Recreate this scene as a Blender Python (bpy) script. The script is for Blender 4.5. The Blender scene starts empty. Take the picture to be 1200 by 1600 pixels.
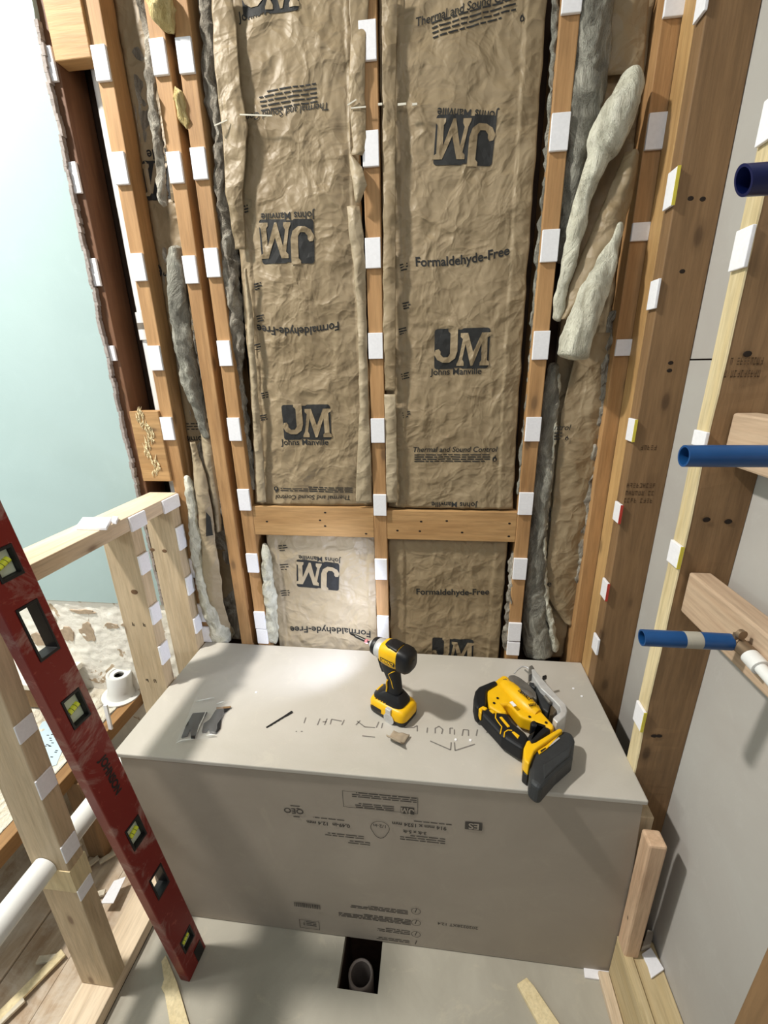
import bpy, bmesh, math, random
from mathutils import Vector, Matrix, noise
random.seed(7)
sc = bpy.context.scene
COL = sc.collection
# ------------------------------------------------------------------ camera
CP = Vector((.1533, -1.1583, 1.4887))
def cam_axes(yaw, pitch, roll):
    cy, sy, cp, sp = math.cos(yaw), math.sin(yaw), math.cos(pitch), math.sin(pitch)
    f = Vector((sy*cp, cy*cp, sp)); r = Vector((cy, -sy, 0)); u = r.cross(f)
    cr, sr = math.cos(roll), math.sin(roll)
    return cr*r+sr*u, -sr*r+cr*u, f
CR, CU, CF = cam_axes(-.122, -.3299, -.0218)
FPX = 666.5
cam = bpy.data.cameras.new('camera'); camo = bpy.data.objects.new('camera', cam); COL.objects.link(camo)
cam.sensor_fit = 'HORIZONTAL'; cam.sensor_width = 36; cam.lens = FPX/1200*36
cam.clip_start = .02
m = Matrix.Identity(4)
for i in range(3): m[i][0] = CR[i]; m[i][1] = CU[i]; m[i][2] = -CF[i]; m[i][3] = CP[i]
camo.matrix_world = m; sc.camera = camo
# ------------------------------------------------------------------ light
w = bpy.data.worlds.new('world'); sc.world = w; w.use_nodes = True
w.node_tree.nodes['Background'].inputs[0].default_value = (.80, .90, 1, 1)
w.node_tree.nodes['Background'].inputs[1].default_value = .27
def area(name, loc, tgt, size, power, col=(1, 1, 1)):
    l = bpy.data.lights.new(name, 'AREA'); l.shape = 'DISK'; l.size = size; l.energy = power; l.color = col
    o = bpy.data.objects.new(name, l); COL.objects.link(o); o.location = loc
    o.rotation_euler = (Vector(tgt)-Vector(loc)).to_track_quat('-Z', 'Y').to_euler(); return o
area('bathroom_work_light', (-1.40, -.72, 3.15), (-1.30, -.70, 0), .16, 88, (1, .955, .88))
area('room_fill_light', (.15, -1.6, 2.45), (.05, -.1, .8), .6, 4.8, (1, .97, .92))  # unseen soft fill lamp added behind the camera
area('next_room_fill', (-1.75, -1.0, 1.75), (-1.0, -.1, .2), .25, 6, (1, .98, .94))  # unseen lamp added to brighten the left wall and deck
sc.view_settings.view_transform = 'Standard'; sc.view_settings.look = 'None'
sc.view_settings.gamma = 1; sc.view_settings.use_curve_mapping = False
sc.view_settings.exposure = .07
# ------------------------------------------------------------------ helpers
def at(px, py, ax, val):
    """point of a real plane (x, y or z = val) seen at a place of the photograph"""
    d = (px-600)/FPX*CR-(py-800)/FPX*CU+CF
    i = 'xyz'.index(ax); t = (val-CP[i])/d[i]
    return CP+t*d
def depth(p): return (Vector(p)-CP).dot(CF)
class MB:
    def __init__(s): s.bm = bmesh.new()
    def box(s, x0, x1, y0, y1, z0, z1, M=None):
        v = [s.bm.verts.new((M@Vector(p)) if M else p) for p in
             ((x0,y0,z0),(x1,y0,z0),(x1,y1,z0),(x0,y1,z0),(x0,y0,z1),(x1,y0,z1),(x1,y1,z1),(x0,y1,z1))]
        for f in ((0,3,2,1),(4,5,6,7),(0,1,5,4),(1,2,6,5),(2,3,7,6),(3,0,4,7)): s.bm.faces.new([v[i] for i in f])
        return s
    def prism(s, pts, d0, d1, M=None, fn=None):
        """2D outline extruded from d0 to d1 (third axis); fn maps (u,v,d) to 3D"""
        fn = fn or (lambda u, v, d: Vector((u, v, d)))
        a = [s.bm.verts.new((M@fn(u,v,d0)) if M else fn(u,v,d0)) for u, v in pts]
        b = [s.bm.verts.new((M@fn(u,v,d1)) if M else fn(u,v,d1)) for u, v in pts]
        n = len(pts)
        s.bm.faces.new(a[::-1]); s.bm.faces.new(b)
        for i in range(n): s.bm.faces.new((a[i], a[(i+1)%n], b[(i+1)%n], b[i]))
        return s
    def tube(s, pts, rad, seg=20, cap=True, squash=1, inner=0):
        pts = [Vector(p) for p in pts]; n = len(pts)
        rad = rad if isinstance(rad, (list, tuple)) else [rad]*n
        ref = None; rings = []
        for i, p in enumerate(pts):
            t = (pts[min(i+1,n-1)]-pts[max(i-1,0)]).normalized()
            if ref is None: ref = t.cross(Vector((0,0,1)) if abs(t.z) < .9 else Vector((0,1,0))).normalized()
            ref = (ref-t*ref.dot(t)).normalized(); b = t.cross(ref)
            rings.append([s.bm.verts.new(p+(ref*math.cos(a)+b*math.sin(a)*squash)*rad[i]) for a in [2*math.pi*k/seg for k in range(seg)]])
        for i in range(n-1):
            for k in range(seg):
                s.bm.faces.new((rings[i][k], rings[i][(k+1)%seg], rings[i+1][(k+1)%seg], rings[i+1][k]))
        if cap: s.bm.faces.new(rings[0][::-1]); s.bm.faces.new(rings[-1])
        return s
    def lathe(s, prof, M=None, seg=32, cap=True):
        """profile of (radius, height) about local z"""
        rings = []
        for r, h in prof:
            rings.append([s.bm.verts.new((M@Vector(q)) if M else q) for q in
                          [Vector((r*math.cos(2*math.pi*k/seg), r*math.sin(2*math.pi*k/seg), h)) for k in range(seg)]])
        for i in range(len(prof)-1):
            for k in range(seg): s.bm.faces.new((rings[i][k], rings[i][(k+1)%seg], rings[i+1][(k+1)%seg], rings[i+1][k]))
        if cap: s.bm.faces.new(rings[0][::-1]); s.bm.faces.new(rings[-1])
        return s
    def holes(s, xs, ys, cut, d0, d1, fn=None):
        """slab over the grid xs x ys, cells in cut left open"""
        fn = fn or (lambda u, v, d: Vector((u, v, d)))
        V = {}
        def v(i, j, k):
            if (i,j,k) not in V: V[(i,j,k)] = s.bm.verts.new(fn(xs[i], ys[j], (d0,d1)[k]))
            return V[(i,j,k)]
        solid = lambda i, j: 0 <= i < len(xs)-1 and 0 <= j < len(ys)-1 and (i,j) not in cut
        for i in range(len(xs)-1):
            for j in range(len(ys)-1):
                if not solid(i,j): continue
                s.bm.faces.new((v(i,j,1), v(i+1,j,1), v(i+1,j+1,1), v(i,j+1,1)))
                s.bm.faces.new((v(i,j,0), v(i,j+1,0), v(i+1,j+1,0), v(i+1,j,0)))
                if not solid(i-1,j): s.bm.faces.new((v(i,j,0), v(i,j,1), v(i,j+1,1), v(i,j+1,0)))
                if not solid(i+1,j): s.bm.faces.new((v(i+1,j,0), v(i+1,j+1,0), v(i+1,j+1,1), v(i+1,j,1)))
                if not solid(i,j-1): s.bm.faces.new((v(i,j,0), v(i+1,j,0), v(i+1,j,1), v(i,j,1)))
                if not solid(i,j+1): s.bm.faces.new((v(i,j+1,0), v(i,j+1,1), v(i+1,j+1,1), v(i+1,j+1,0)))
        return s
    def grid(s, fn, nu, nv, thick=None):
        g = [[s.bm.verts.new(fn(i/nu, j/nv)) for j in range(nv+1)] for i in range(nu+1)]
        for i in range(nu):
            for j in range(nv): s.bm.faces.new((g[i][j], g[i+1][j], g[i+1][j+1], g[i][j+1]))
        return s
    def build(s, name, mat, parent=None, bevel=0, smooth=False, local=False, solid=0, seg=2, label=None):
        me = bpy.data.meshes.new(name)
        bmesh.ops.recalc_face_normals(s.bm, faces=s.bm.faces)
        if smooth:
            for f in s.bm.faces: f.smooth = True
        if parent is None:
            xs = [v.co for v in s.bm.verts]
            lo = Vector((min(v.x for v in xs)+max(v.x for v in xs), min(v.y for v in xs)+max(v.y for v in xs), 2*min(v.z for v in xs)))/2
        else:
            lo = Vector((0,0,0)) if local else wloc(parent)
        for v in s.bm.verts: v.co -= lo
        s.bm.to_mesh(me); s.bm.free()
        me.materials.append(mat)
        o = bpy.data.objects.new(name, me); COL.objects.link(o)
        if parent is None: o.location = lo
        else: o.parent = parent
        if smooth and bevel == 0:
            try: me.set_sharp_from_angle(angle=math.radians(50))
            except Exception: pass
        if bevel:
            b = o.modifiers.new('bevel', 'BEVEL'); b.width = bevel; b.segments = seg; b.limit_method = 'ANGLE'; b.angle_limit = math.radians(40)
            b.harden_normals = False
        if solid:
            b = o.modifiers.new('solid', 'SOLIDIFY'); b.thickness = solid; b.offset = 0
        if label: o['label'] = label
        return o
def wloc(o):
    v = Vector((0,0,0))
    while o: v += o.location; o = o.parent
    return v
def tag(o, label, cat, group=None):
    o['label'] = label; o['category'] = cat
    if group: o['group'] = group
    return o
def thing(name, label, cat, loc=(0,0,0), group=None, matrix=None):
    o = bpy.data.objects.new(name, None); COL.objects.link(o)
    o.empty_display_size = .05
    if matrix is not None: o.matrix_world = matrix
    else: o.location = loc
    return tag(o, label, cat, group)
def struct(o): o['kind'] = 'structure'; return o
# ------------------------------------------------------------------ materials
def lin(c): return tuple((x/12.92 if x <= .04045 else ((x+.055)/1.055)**2.4) for x in c)
class N:
    def __init__(s, name, rough=.6, metal=0, spec=.4):
        s.m = bpy.data.materials.new(name); s.m.use_nodes = True; s.t = s.m.node_tree; s.b = s.t.nodes['Principled BSDF']
        s.b.inputs['Roughness'].default_value = rough; s.b.inputs['Metallic'].default_value = metal
        s.b.inputs['Specular IOR Level'].default_value = spec
        s.tc = s.t.nodes.new('ShaderNodeTexCoord')
    def n(s, typ, **kw):
        x = s.t.nodes.new('ShaderNode'+typ)
        for k, v in kw.items():
            if k in x.inputs: x.inputs[k].default_value = v
            else: setattr(x, k, v)
        return x
    def l(s, a, b): s.t.links.new(a, b)
    def coords(s, scale=(1,1,1), rnd=True):
        mp = s.n('Mapping'); mp.inputs['Scale'].default_value = scale
        if rnd:
            oi = s.n('ObjectInfo'); ml = s.n('Math', operation='MULTIPLY'); s.l(oi.outputs['Random'], ml.inputs[0]); ml.inputs[1].default_value = 37
            va = s.n('VectorMath', operation='ADD'); s.l(s.tc.outputs['Object'], va.inputs[0]); s.l(ml.outputs[0], va.inputs[1]); s.l(va.outputs[0], mp.inputs['Vector'])
        else: s.l(s.tc.outputs['Object'], mp.inputs['Vector'])
        return mp.outputs[0]
    def noise(s, vec, scale, detail=4, rough=.55, dist=0):
        x = s.n('TexNoise'); x.inputs['Scale'].default_value = scale; x.inputs['Detail'].default_value = detail
        x.inputs['Roughness'].default_value = rough; x.inputs['Distortion'].default_value = dist; s.l(vec, x.inputs['Vector']); return x.outputs['Fac']
    def ramp(s, fac, stops):
        x = s.n('ValToRGB'); e = x.color_ramp.elements
        while len(e) < len(stops): e.new(.5)
        for k, (p, c) in enumerate(stops): e[k].position = p; e[k].color = (*c, 1) if len(c) == 3 else c
        s.l(fac, x.inputs[0]); return x.outputs[0]
    def mix(s, fac, a, b, mode='MIX'):
        x = s.n('Mix', data_type='RGBA', blend_type=mode)
        if isinstance(fac, (int, float)): x.inputs[0].default_value = fac
        else: s.l(fac, x.inputs[0])
        for k, c in ((6, a), (7, b)):
            if isinstance(c, tuple): x.inputs[k].default_value = (*c, 1)
            else: s.l(c, x.inputs[k])
        return x.outputs[2]
    def bump(s, h, strength=.3, dist=.002, prev=None):
        x = s.n('Bump'); x.inputs['Strength'].default_value = strength; x.inputs['Distance'].default_value = dist
        s.l(h, x.inputs['Height'])
        if prev: s.l(prev, x.inputs['Normal'])
        s.l(x.outputs[0], s.b.inputs['Normal']); return x.outputs[0]
    def col(s, c):
        if isinstance(c, tuple): s.b.inputs['Base Color'].default_value = (*c, 1)
        else: s.l(c, s.b.inputs['Base Color'])
def wood(name, c1, c2, axis='z', knot=(.10,.055,.025), kd=.11):
    M = N(name, .62)
    big = {'z': (22,22,1.6), 'x': (1.6,22,22), 'y': (22,1.6,22)}[axis]
    kn = {'z': (14,14,6), 'x': (6,14,14), 'y': (14,6,14)}[axis]
    v = M.coords(big)
    g = M.noise(v, 1.5, 5, .6, .6); g2 = M.noise(v, 6, 3, .7)
    c = M.mix(M.ramp(g, [(.3,(0,0,0)),(.7,(1,1,1))]), lin(c1), lin(c2))
    c = M.mix(M.ramp(g2, [(.4,(0,0,0)),(.75,(.55,.55,.55))]), c, lin(tuple(x*.72 for x in c2)))
    vo = M.n('TexVoronoi'); vo.inputs['Scale'].default_value = 1; M.l(M.coords(kn), vo.inputs['Vector']); vo.inputs['Randomness'].default_value = .9
    c = M.mix(M.ramp(vo.outputs['Distance'], [(.0,(1,1,1)),(kd*.8,(.85,.85,.85)),(kd*1.25,(.25,.25,.25)),(kd*2.1,(0,0,0))]), c, knot)
    soft = M.noise(M.coords((3,3,3)), 1, 2)
    c = M.mix(M.ramp(soft, [(.35,(0,0,0)),(.7,(.35,.35,.35))]), c, lin(tuple(min(1,x*1.12) for x in c1)))
    M.col(c); M.bump(g2, .25, .002); return M.m
W_OLD = wood('aged_orange_fir', (.73,.57,.39), (.61,.45,.28))
W_OLDX = wood('aged_orange_fir_level_grain', (.75,.60,.41), (.64,.48,.30), 'x')
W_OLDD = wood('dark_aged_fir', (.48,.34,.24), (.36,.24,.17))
W_BRN = wood('brown_fir', (.56,.44,.31), (.47,.36,.24), knot=(.05,.025,.01))
W_BRNY = wood('brown_fir_lengthwise', (.62,.47,.30), (.52,.38,.23), 'y')
W_PALE = wood('pale_pine', (.82,.74,.62), (.73,.64,.51), knot=(.16,.09,.05), kd=.09)
W_PALEY = wood('pale_pine_lengthwise', (.88,.81,.71), (.78,.68,.56), 'y', knot=(.16,.09,.05))
W_PINK = wood('pinkish_pine_lengthwise', (.78,.69,.59), (.70,.59,.49), 'y', knot=(.2,.12,.08), kd=.02)
W_YEL = wood('yellow_pine', (.88,.82,.67), (.80,.72,.54), knot=(.2,.12,.06), kd=.04)
W_YELY = wood('dusty_yellow_pine_lengthwise', (.80,.73,.58), (.72,.63,.46), 'y', knot=(.3,.2,.1), kd=.05)
W_PLY = wood('plywood_strip', (.76,.62,.42), (.66,.51,.32))
def plain(name, c, rough=.5, metal=0, var=.12, scale=30, bs=.15, spec=.4):
    M = N(name, rough, metal, spec); g = M.noise(M.coords((1,1,1)), scale, 4)
    cl = lin(c); M.col(M.mix(M.ramp(g, [(.35,(0,0,0)),(.7,(1,1,1))]), cl, tuple(x*(1-var) for x in cl)))
    if bs: M.bump(g, bs, .001)
    return M.m
def paper_mat(name, c1, c2):
    M = N(name, .5, 0, .35)
    v = M.coords((1,1,1))
    d = M.n('TexNoise'); d.inputs['Scale'].default_value = 7; d.inputs['Detail'].default_value = 3; M.l(v, d.inputs['Vector'])
    mx = M.n('Mix', data_type='VECTOR'); mx.inputs[0].default_value = .12; M.l(v, mx.inputs[4]); M.l(d.outputs['Color'], mx.inputs[5])
    def vor(sc_, feat='F1'):
        x = M.n('TexVoronoi', feature=feat); x.inputs['Scale'].default_value = sc_; M.l(mx.outputs[1], x.inputs['Vector']); return x.outputs['Distance']
    a = vor(13); b = vor(31); f = M.noise(v, 260, 2); n1 = M.noise(v, 9, 3, .5, 1.2)
    e1 = vor(11, 'DISTANCE_TO_EDGE'); e2 = vor(24, 'DISTANCE_TO_EDGE')
    k1 = M.ramp(e1, [(0,(1,1,1)),(.10,(0,0,0))]); k2 = M.ramp(e2, [(0,(1,1,1)),(.12,(0,0,0))])
    h = M.bump(n1, .5, .02); h = M.bump(a, .42, .022, h); h = M.bump(b, .36, .009, h); h = M.bump(k1, .35, .003, h); h = M.bump(k2, .28, .0018, h); M.bump(f, .12, .0006, h)
    g = M.noise(v, 5, 5)
    M.col(M.mix(M.ramp(g, [(.35,(0,0,0)),(.7,(1,1,1))]), lin(c1), lin(c2)))
    return M.m
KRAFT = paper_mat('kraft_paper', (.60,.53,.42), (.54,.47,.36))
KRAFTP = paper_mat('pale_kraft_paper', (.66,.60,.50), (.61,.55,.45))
def fiber(name, c1, c2, c3, s=1):
    M = N(name, .8, 0, .25); v = M.coords((1,1,1)); v = M.coords((1,1,.45)); g = M.noise(v, 22*s, 6, .7, 1.5); g2 = M.noise(M.coords((1,1,.25)), 190, 4, .7)
    c = M.ramp(g, [(.3, lin(c1)), (.5, lin(c2)), (.72, lin(c3))]); M.col(c)
    h = M.bump(g, .9, .02); M.bump(g2, .7, .004, h); return M.m
FIB = fiber('grey_fibreglass', (.34,.31,.27), (.56,.53,.48), (.80,.78,.73))
FIBW = fiber('white_fibreglass', (.66,.64,.57), (.82,.81,.74), (.93,.92,.86))
FIBD = fiber('dusty_fibreglass', (.36,.35,.32), (.52,.51,.47), (.74,.73,.68), .8)
FOAM = fiber('yellow_spray_foam', (.62,.52,.30), (.80,.72,.50), (.92,.86,.66))
INK = plain('black_print', (.15,.15,.15), .7, var=.3, scale=90, bs=0)
INKG = plain('grey_print', (.30,.28,.26), .7, var=.1, bs=0)
PENCIL = plain('pencil_marks', (.47,.45,.43), .7, bs=0)
SHIM = plain('white_foam_shim', (.95,.95,.97), .55, var=.06, scale=160, bs=.25)
SHIMEDGE = plain('yellow_paper_edge', (.86,.80,.30), .6)
SHIMRED = plain('red_paper_edge', (.75,.25,.20), .6)
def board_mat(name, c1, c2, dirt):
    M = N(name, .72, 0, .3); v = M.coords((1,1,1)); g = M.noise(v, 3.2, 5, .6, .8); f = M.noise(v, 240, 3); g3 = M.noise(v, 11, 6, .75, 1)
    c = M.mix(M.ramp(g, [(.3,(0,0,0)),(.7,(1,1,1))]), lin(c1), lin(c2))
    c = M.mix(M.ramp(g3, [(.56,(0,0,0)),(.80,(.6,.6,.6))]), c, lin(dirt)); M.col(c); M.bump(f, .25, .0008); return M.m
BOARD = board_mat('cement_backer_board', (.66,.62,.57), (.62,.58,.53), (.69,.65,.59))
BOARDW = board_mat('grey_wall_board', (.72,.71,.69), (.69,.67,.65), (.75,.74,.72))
BOARDT = board_mat('lit_dusty_backer_board', (.75,.73,.70), (.70,.68,.64), (.80,.78,.72))  # besides dust, the light falling on the bench top is put into the colour
PAN = board_mat('mortar_shower_floor', (.70,.68,.63), (.60,.58,.53), (.76,.72,.64))
GREEN = board_mat('pale_green_drywall', (.67,.75,.75), (.65,.73,.73), (.69,.77,.77))
def thinset():
    M = N('torn_white_thinset', .85); v = M.coords((1,1,1)); g = M.noise(v, 9, 6, .6, 1.1); g2 = M.noise(v, 60, 5, .7)
    M.col(M.ramp(g, [(.0, lin((.94,.93,.89))), (.59, lin((.92,.90,.86))), (.61, lin((.72,.64,.54))), (.68, lin((.66,.58,.48)))])); M.bump(g, .35, .01, M.bump(g2, .6, .004)); return M.m
THIN = thinset()
def rubble():
    M = N('dusty_rubble', .9); v = M.coords((1,.35,1)); g = M.noise(v, 26, 6, .65, 1.6); g2 = M.noise(v, 90, 4, .7)
    M.col(M.ramp(g, [(.3, lin((.42,.36,.30))), (.42, lin((.84,.80,.72))), (.7, lin((.93,.91,.86)))])); M.bump(g, .9, .025, M.bump(g2, .8, .006)); return M.m
RUB = rubble()
def subfloor():
    M = N('dusty_plank_subfloor', .8); v = M.coords((14,1.2,1), False); g = M.noise(v, 2, 5, .6, .6)
    c = M.ramp(g, [(.3, lin((.60,.50,.40))), (.7, lin((.80,.73,.64)))])
    d = M.noise(M.coords((1,1,1), False), 7, 6, .7, .6); c = M.mix(M.ramp(d, [(.42,(0,0,0)),(.66,(.8,.8,.8))]), c, lin((.84,.81,.76)))
    M.col(c); M.bump(g, .4, .003); return M.m
SUB = subfloor()
PVC = plain('white_pvc', (.88,.88,.87), .35, var=.08, scale=8, bs=0)
BLUE = plain('blue_plastic_pipe', (.10,.30,.52), .35, var=.3, scale=14, bs=.1)
BLUED = plain('dark_blue_plastic', (.05,.10,.30), .35, var=.3, scale=14, bs=.1)
BRASS = plain('dull_brass', (.55,.47,.38), .45, .6)
GREYP = plain('grey_tape', (.45,.42,.38), .6)
def level_red():
    M = N('scuffed_red_paint', .4, .1); v = M.coords((1,1,1), False); g = M.noise(v, 9, 6, .7, 1); f = M.noise(v, 50, 5, .7)
    c = M.mix(M.ramp(g, [(.52,(0,0,0)),(.64,(.75,.75,.75))]), lin((.47,.11,.09)), lin((.62,.50,.47)))
    c = M.mix(M.ramp(f, [(.60,(0,0,0)),(.72,(.6,.6,.6))]), c, lin((.70,.38,.32))); M.col(c); M.bump(f, .15, .001); return M.m
RED = level_red()
BLK = plain('black_plastic', (.10,.10,.11), .42, var=.3, scale=60)
RUBB = plain('black_rubber_grip', (.07,.08,.10), .55, var=.2)
YEL = plain('tool_yellow', (.95,.74,.08), .38, var=.1, bs=.05)
SILV = plain('worn_aluminium', (.86,.86,.86), .35, .35, var=.25)
DGREY = plain('dark_grey_plastic', (.20,.21,.22), .5, var=.25, scale=50)
STEEL = plain('grey_cast_metal', (.56,.55,.53), .4, .6, var=.3)
PINK = plain('pink_plastic', (.95,.55,.58), .4)
DARK = plain('dark_cavity', (.09,.07,.06), .9)
SHEATH = plain('dark_sheathing', (.24,.17,.12), .9, var=.3)
def vialm():
    M = N('yellow_vial_fluid', .08, 0, .6); M.col(lin((.86,.90,.25))); return M.m
VIAL = vialm()
def clear():
    M = N('clear_plastic', .12, 0, .5); M.col((.95,.95,.95)); M.b.inputs['Alpha'].default_value = .12; M.bump(M.noise(M.coords(), 60, 3), .9, .006); return M.m
CLEAR = clear()
BUBW = plain('clear_vial_block', (.80,.84,.76), .15, bs=0)
# ------------------------------------------------------------------ text
_tc = {}
def text2d(s, bold=.0, shear=0):
    k = (s, bold, shear)
    if k in _tc: return _tc[k]
    cu = bpy.data.curves.new('t', 'FONT'); cu.body = s; cu.size = 1; cu.offset = bold; cu.shear = shear; cu.resolution_u = 3
    cu.align_x = 'CENTER'; cu.align_y = 'CENTER'
    o = bpy.data.objects.new('t', cu); COL.objects.link(o)
    bpy.context.view_layer.update()
    me = o.evaluated_get(bpy.context.evaluated_depsgraph_get()).to_mesh()
    vs = [(v.co.x, v.co.y) for v in me.vertices]; fs = [tuple(p.vertices) for p in me.polygons]
    o.evaluated_get(bpy.context.evaluated_depsgraph_get()).to_mesh_clear()
    bpy.data.objects.remove(o); bpy.data.curves.remove(cu)
    x0 = min(v[0] for v in vs); x1 = max(v[0] for v in vs); y0 = min(v[1] for v in vs); y1 = max(v[1] for v in vs)
    W = x1-x0
    vs = [((x-(x0+x1)/2)/W, (y-(y0+y1)/2)/W) for x, y in vs]
    _tc[k] = (vs, fs); return _tc[k]
def add2d(mb, vs, fs, fn, maxlen=.012):
    """flat faces mapped by fn(u,v)->3D, split first so that they follow a curved surface"""
    t = bmesh.new(); V = [t.verts.new((x, y, 0)) for x, y in vs]
    for f in fs:
        try: t.faces.new([V[i] for i in f])
        except ValueError: pass
    for _ in range(3):
        e = [e for e in t.edges if e.calc_length() > maxlen]
        if not e: break
        bmesh.ops.subdivide_edges(t, edges=e, cuts=1, use_grid_fill=False)
        bmesh.ops.triangulate(t, faces=[f for f in t.faces if len(f.verts) > 3])
    t.verts.ensure_lookup_table(); t.verts.index_update()
    W = [mb.bm.verts.new(fn(v.co.x, v.co.y)) for v in t.verts]
    for f in t.faces: mb.bm.faces.new([W[v.index] for v in f.verts])
    t.free()
def rr(x0, x1, y0, y1, r=.012, corners='1111'):
    P = []
    for (cx, cy, a, on) in ((x1-r,y0+r,-90,corners[1]),(x1-r,y1-r,0,corners[2]),(x0+r,y1-r,90,corners[3]),(x0+r,y0+r,180,corners[0])):
        if on == '1': P += [(cx+r*math.cos(math.radians(a+t)), cy+r*math.sin(math.radians(a+t))) for t in (0,30,60,90)]
        else: P.append((cx+(r if a in (-90,0) else -r), cy+(r if a in (0,90) else -r)))
    return P
# logo: dark blocks with the letter shapes left open, coordinates in 0..1 x 0..0.74
J_PAPER = [(.44,.70),(.44,.30),(.40,.18),(.30,.11),(.18,.11),(.08,.16),(.02,.26),(.05,.33),(.11,.34),(.14,.30),(.14,.25),(.19,.20),(.27,.20),(.31,.26),(.31,.60),(.27,.64),(.27,.70)]
M_PAPER = [(.43,.08),(.47,.16),(.53,.50),(.49,.54),(.49,.60),(.62,.60),(.72,.28),(.86,.60),(1.02,.60),(1.02,.55),(.96,.52),(.97,.14),(1.01,.10),(1.01,.05),(.84,.05),(.84,.10),(.87,.14),(.86,.42),(.72,.05),(.68,.05),(.58,.42),(.53,.16),(.56,.11),(.56,.05),(.43,.05)]
class Ink:
    """prints following a sheet: surf(x,z) gives the sheet's y there"""
    def __init__(s, surf, parent=None, ink=None, pap=None): s.surf = surf; s.ink = MB(); s.pap = MB(); s.items = []
    def end(s, kind):
        if len(s.ink.bm.verts): s.items.append((kind, s.ink, 0)); s.ink = MB()
        if len(s.pap.bm.verts): s.items.append(('logo_letters', s.pap, 1)); s.pap = MB()
    def fn(s, c, ang, flip, lift, curve=0):
        ca, sa = math.cos(ang), math.sin(ang)
        def f(u, v):
            v2 = v+curve*u*u
            if flip: u, v2 = -u, -v2
            x = c.x+u*ca-v2*sa; z = c.z+u*sa+v2*ca
            return Vector((x, s.surf(x, z)-lift, z))
        return f
    def place(s, px, py, wpx):
        Y = s.surf(0, 0) if False else .012
        c = at(px, py, 'y', Y); a = at(px-wpx/2, py, 'y', Y); b = at(px+wpx/2, py, 'y', Y)
        return c, (b-a).length
    def text(s, px, py, wpx, t, flip=0, ang=0, bold=.012, shear=0, curve=0, asp=1):
        c, W = s.place(px, py, wpx); vs, fs = text2d(t, bold, shear)
        add2d(s.ink, [(x*W, y*W*asp) for x, y in vs], fs, s.fn(c, math.radians(ang), flip, .0014, curve)); s.end('printed_lettering')
    def lines(s, px, py, wpx, n=3, flip=0, ang=0, gap=.008):
        c, W = s.place(px, py, wpx); f = s.fn(c, math.radians(ang), flip, .0014)
        random.seed(int(px*7+py))
        for k in range(n):
            x = -W/2
            end = W/2*(1 if k < n-1 else random.uniform(.2,.9))
            while x < end:
                l = random.uniform(.008,.03); y = (n/2-k)*gap
                add2d(s.ink, [(x,y),(min(x+l,end),y),(min(x+l,end),y+.0028),(x,y+.0028)], [(0,1,2,3)], f); x += l+.003
        s.end('fine_print')
    def flame(s, px, py, wpx, flip=0):
        c, W = s.place(px, py, wpx); P = [(0,-.5),(.35,-.35),(.4,0),(.2,.3),(.05,.75),(-.05,.35),(-.2,.45),(-.4,0),(-.35,-.35)]
        add2d(s.ink, [(x*W,y*W) for x, y in P], [tuple(range(len(P)))], s.fn(c, 0, flip, .003))
        add2d(s.pap, [(x*W*.4,y*W*.4-.15*W) for x, y in P], [tuple(range(len(P)))], s.fn(c, 0, flip, .0038)); s.end('flame_mark')
    def logo(s, px, py, wpx, flip=0, ang=0):
        c, W = s.place(px, py, wpx); f = s.fn(c, math.radians(ang), flip, .0014); g = s.fn(c, math.radians(ang), flip, .0024)
        for (a, b, cs) in ((.03,.40,'1111'),(.50,1.0,'1111')):
            P = rr(a, b, 0, .68, .05, cs); add2d(s.ink, [((x-.5)*W,(y-.34)*W) for x, y in P], [tuple(range(len(P)))], f)
        P = [(.38,.02),(.52,.02),(.52,.66),(.38,.66)]; add2d(s.ink, [((x-.5)*W,(y-.34)*W) for x, y in P], [(0,1,2,3)], f)
        for P in (J_PAPER, M_PAPER): add2d(s.pap, [((x-.5)*W,(y-.34)*W) for x, y in P], [tuple(range(len(P)))], g)
        s.end('printed_logo')
    def done(s, parent, pap=KRAFT, ink=INK):
        s.end('printed_mark')
        for kind, mb, p in s.items: mb.build(kind, pap if p else ink, parent)
# ------------------------------------------------------------------ setting
PI = math.pi
# shower floor with the drain cut-out
o = MB().holes([-.615,-.068,.036,.615], [-1.9,-.548,-.40,.0], {(1,1)}, -.03, 0, fn=lambda u,v,d: Vector((u,v,d))).build('floor', PAN); struct(o)
# subfloor of the next room: planks along y
mb = MB(); x = -.704
for k, wd in enumerate((.098,.142,.142,.142,.142,.142,.142,.142,.142)):
    mb.box(x-wd+.003, x, -1.9, .0, -.04, -.002-.004*(k % 2)); x -= wd
o = mb.build('floor_planks', SUB, bevel=.002); o.name = 'floor'; struct(o)
o = MB().box(-2.1,1.2,-2,.2,-.30,-.26).build('floor', DARK); struct(o)
o = MB().box(-2.1,.9,.098,.12,-.04,3.3).build('wall_back', SHEATH); struct(o)
# ragged drywall sheet on the left part of the back wall
def ragged(x, z): return x+.006*noise.noise(Vector((0,3,z*14)))+.004*noise.noise(Vector((5,3,z*60)))
ed = [(ragged(-.738+.004*math.sin(z*3), z), z) for z in [.752+i*.01 for i in range(186)]]
pts = [(-2.1,.752)]+ed+[(-2.1,2.602)]
bot = []
o = MB().prism(pts, -.013, 0, fn=lambda u,v,d: Vector((u,d,v))).build('wall_back', GREEN); struct(o)
tr = MB()
for i in range(150):
    z = .76+i*.0098; x = ragged(-.738+.004*math.sin(z*3), z)
    tr.box(x-.003, x+.004+.0025*random.random(), -.0133-.001*random.random(), -.002, z-.007, z+.006)
o = tr.build('trim_1', plain('torn_gypsum_edge', (.66,.62,.60), .9, var=.4, scale=90, bs=.6)); struct(o)
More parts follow.
